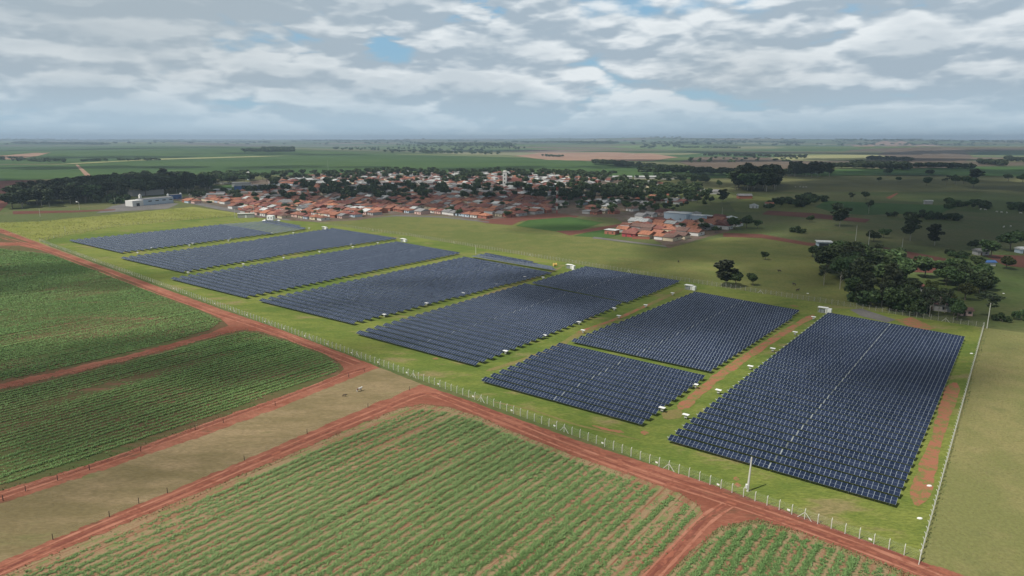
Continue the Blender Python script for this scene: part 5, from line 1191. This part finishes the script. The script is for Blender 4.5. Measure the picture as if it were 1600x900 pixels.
# ------------------------------------------------------------------ clouds overhead (out of the picture, they shade the land)
def cloud_mat():
    m = bpy.data.materials.new('cloud_vapour'); m.use_nodes = True; t_ = NT(m.node_tree); t_.n.clear()
    v = t_.node('ShaderNodeVolumePrincipled'); v.inputs['Color'].default_value = (1, 1, 1, 1); v.inputs['Density'].default_value = 0.015; v.inputs['Anisotropy'].default_value = 0.4
    o = t_.node('ShaderNodeOutputMaterial'); t_.l.new(v.outputs[0], o.inputs['Volume']); return m
M_cloud = cloud_mat()
CLOUD_Z = 1150.0
def cloud(shade, label, seed):
    """shade: list of (photo x, y, radius along X m, radius along Y m) patches of ground the cloud darkens"""
    rq = random.Random(seed); mb = MB()
    off = Vector((sun_dir.x, sun_dir.y, 0)) * (CLOUD_Z / sun_dir.z)
    import bmesh
    bm = bmesh.new()
    for x, y, rx, ry in shade:
        c = G(x, y) + off; n = max(6, min(70, int((rx * ry) ** .5 / 14)))
        for _ in range(n):
            a_ = rq.uniform(0, 6.28); q = rq.random() ** .5 * .8; s = min(rq.uniform(.32, .55) * min(rx, ry), 130)
            m_ = Matrix.Translation((c.x + math.cos(a_) * rx * q, c.y + math.sin(a_) * ry * q, CLOUD_Z + rq.uniform(-20, 60))) @ Matrix.Diagonal((s * 1.3, s * 1.3, max(45, min(s * .8, 150)), 1))
            bmesh.ops.create_icosphere(bm, subdivisions=2, radius=1, matrix=m_)
    me = bpy.data.meshes.new('cloud'); bm.to_mesh(me); bm.free(); me.materials.append(M_cloud)
    for v in me.vertices:
        v.co += Vector(mnoise.noise_vector(v.co / 90.0)) * 22
    return tag(link('cloud', me), label, 'cloud', 'clouds over the fields')
cloud([(1500, 400, 190, 130), (1350, 340, 260, 160), (1500, 300, 380, 240), (1250, 410, 110, 80)], 'large cloud over the right pastures', 1)
cloud([(1000, 320, 260, 150), (700, 310, 320, 150), (450, 300, 300, 160), (1050, 360, 160, 60)], 'broad cloud over the town', 2)
cloud([(120, 300, 240, 130), (-100, 290, 300, 160), (70, 318, 90, 60), (200, 304, 120, 70), (320, 297, 130, 70)], 'cloud over the left woodland', 3)
cloud([(150, 600, 70, 42), (330, 560, 45, 25), (-60, 620, 60, 45)], 'small cloud over the dense dark cane', 4)
cloud([(1000, 480, 70, 50), (1150, 520, 70, 32), (900, 440, 60, 50)], 'small cloud over the middle panel blocks', 5)
cloud([(1400, 590, 45, 22), (1470, 640, 20, 25)], 'small cloud over the rightmost panel block', 6)
cloud([(200, 740, 22, 12)], 'wisp of cloud over the grazed strip', 7)
cloud([(800, 735, 20, 10), (640, 700, 16, 9)], 'wisp of cloud over the near cane field', 14)
cloud([(560, 470, 60, 14), (700, 445, 50, 18)], 'wisp of cloud over the centre panel block', 15)
cloud([(1480, 490, 80, 40), (1380, 460, 60, 40)], 'cloud over the farm wood beside the park', 8)
cloud([(150, 262, 420, 130), (450, 262, 300, 110), (750, 263, 300, 110), (950, 262, 200, 90)], 'long cloud over the green fields behind the town', 9)
cloud([(100, 247, 500, 150), (420, 243, 500, 130), (1080, 250, 420, 200), (1400, 247, 420, 260)], 'broad cloud over the plain beyond the town', 11)
cloud([(200, 234, 1100, 420), (700, 233, 900, 300), (1250, 236, 900, 350), (1550, 236, 700, 400)], 'far broad cloud over the distant plain', 12)
cloud([(1300, 275, 380, 200), (1550, 270, 420, 200), (1600, 340, 200, 150), (1150, 290, 200, 100)], 'cloud over the far right pastures', 13)
cloud([(40, 430, 70, 40), (140, 445, 40, 22)], 'small cloud over the upper left cane', 10)

# ------------------------------------------------------------------ haze
hz_me = MB().box(-27500, 27500, -27500, 27500, -45, 150).mesh('haze', None) if False else None
mb = MB().box(-27500, 27500, -27500, 27500, -42, 150)
m = bpy.data.materials.new('haze'); m.use_nodes = True; t_ = NT(m.node_tree); t_.n.clear()
v = t_.node('ShaderNodeVolumePrincipled'); v.inputs['Color'].default_value = (0.62, 0.80, 1.0, 1); v.inputs['Density'].default_value = 8.5e-5; v.inputs['Anisotropy'].default_value = 0.2
o_ = t_.node('ShaderNodeOutputMaterial'); t_.l.new(v.outputs[0], o_.inputs['Volume'])
tag(link('haze', mb.mesh('haze', m)), kind='stuff')
print('objects', len(COL.objects), 'trees', len(TREES), 'lots', len(lots))
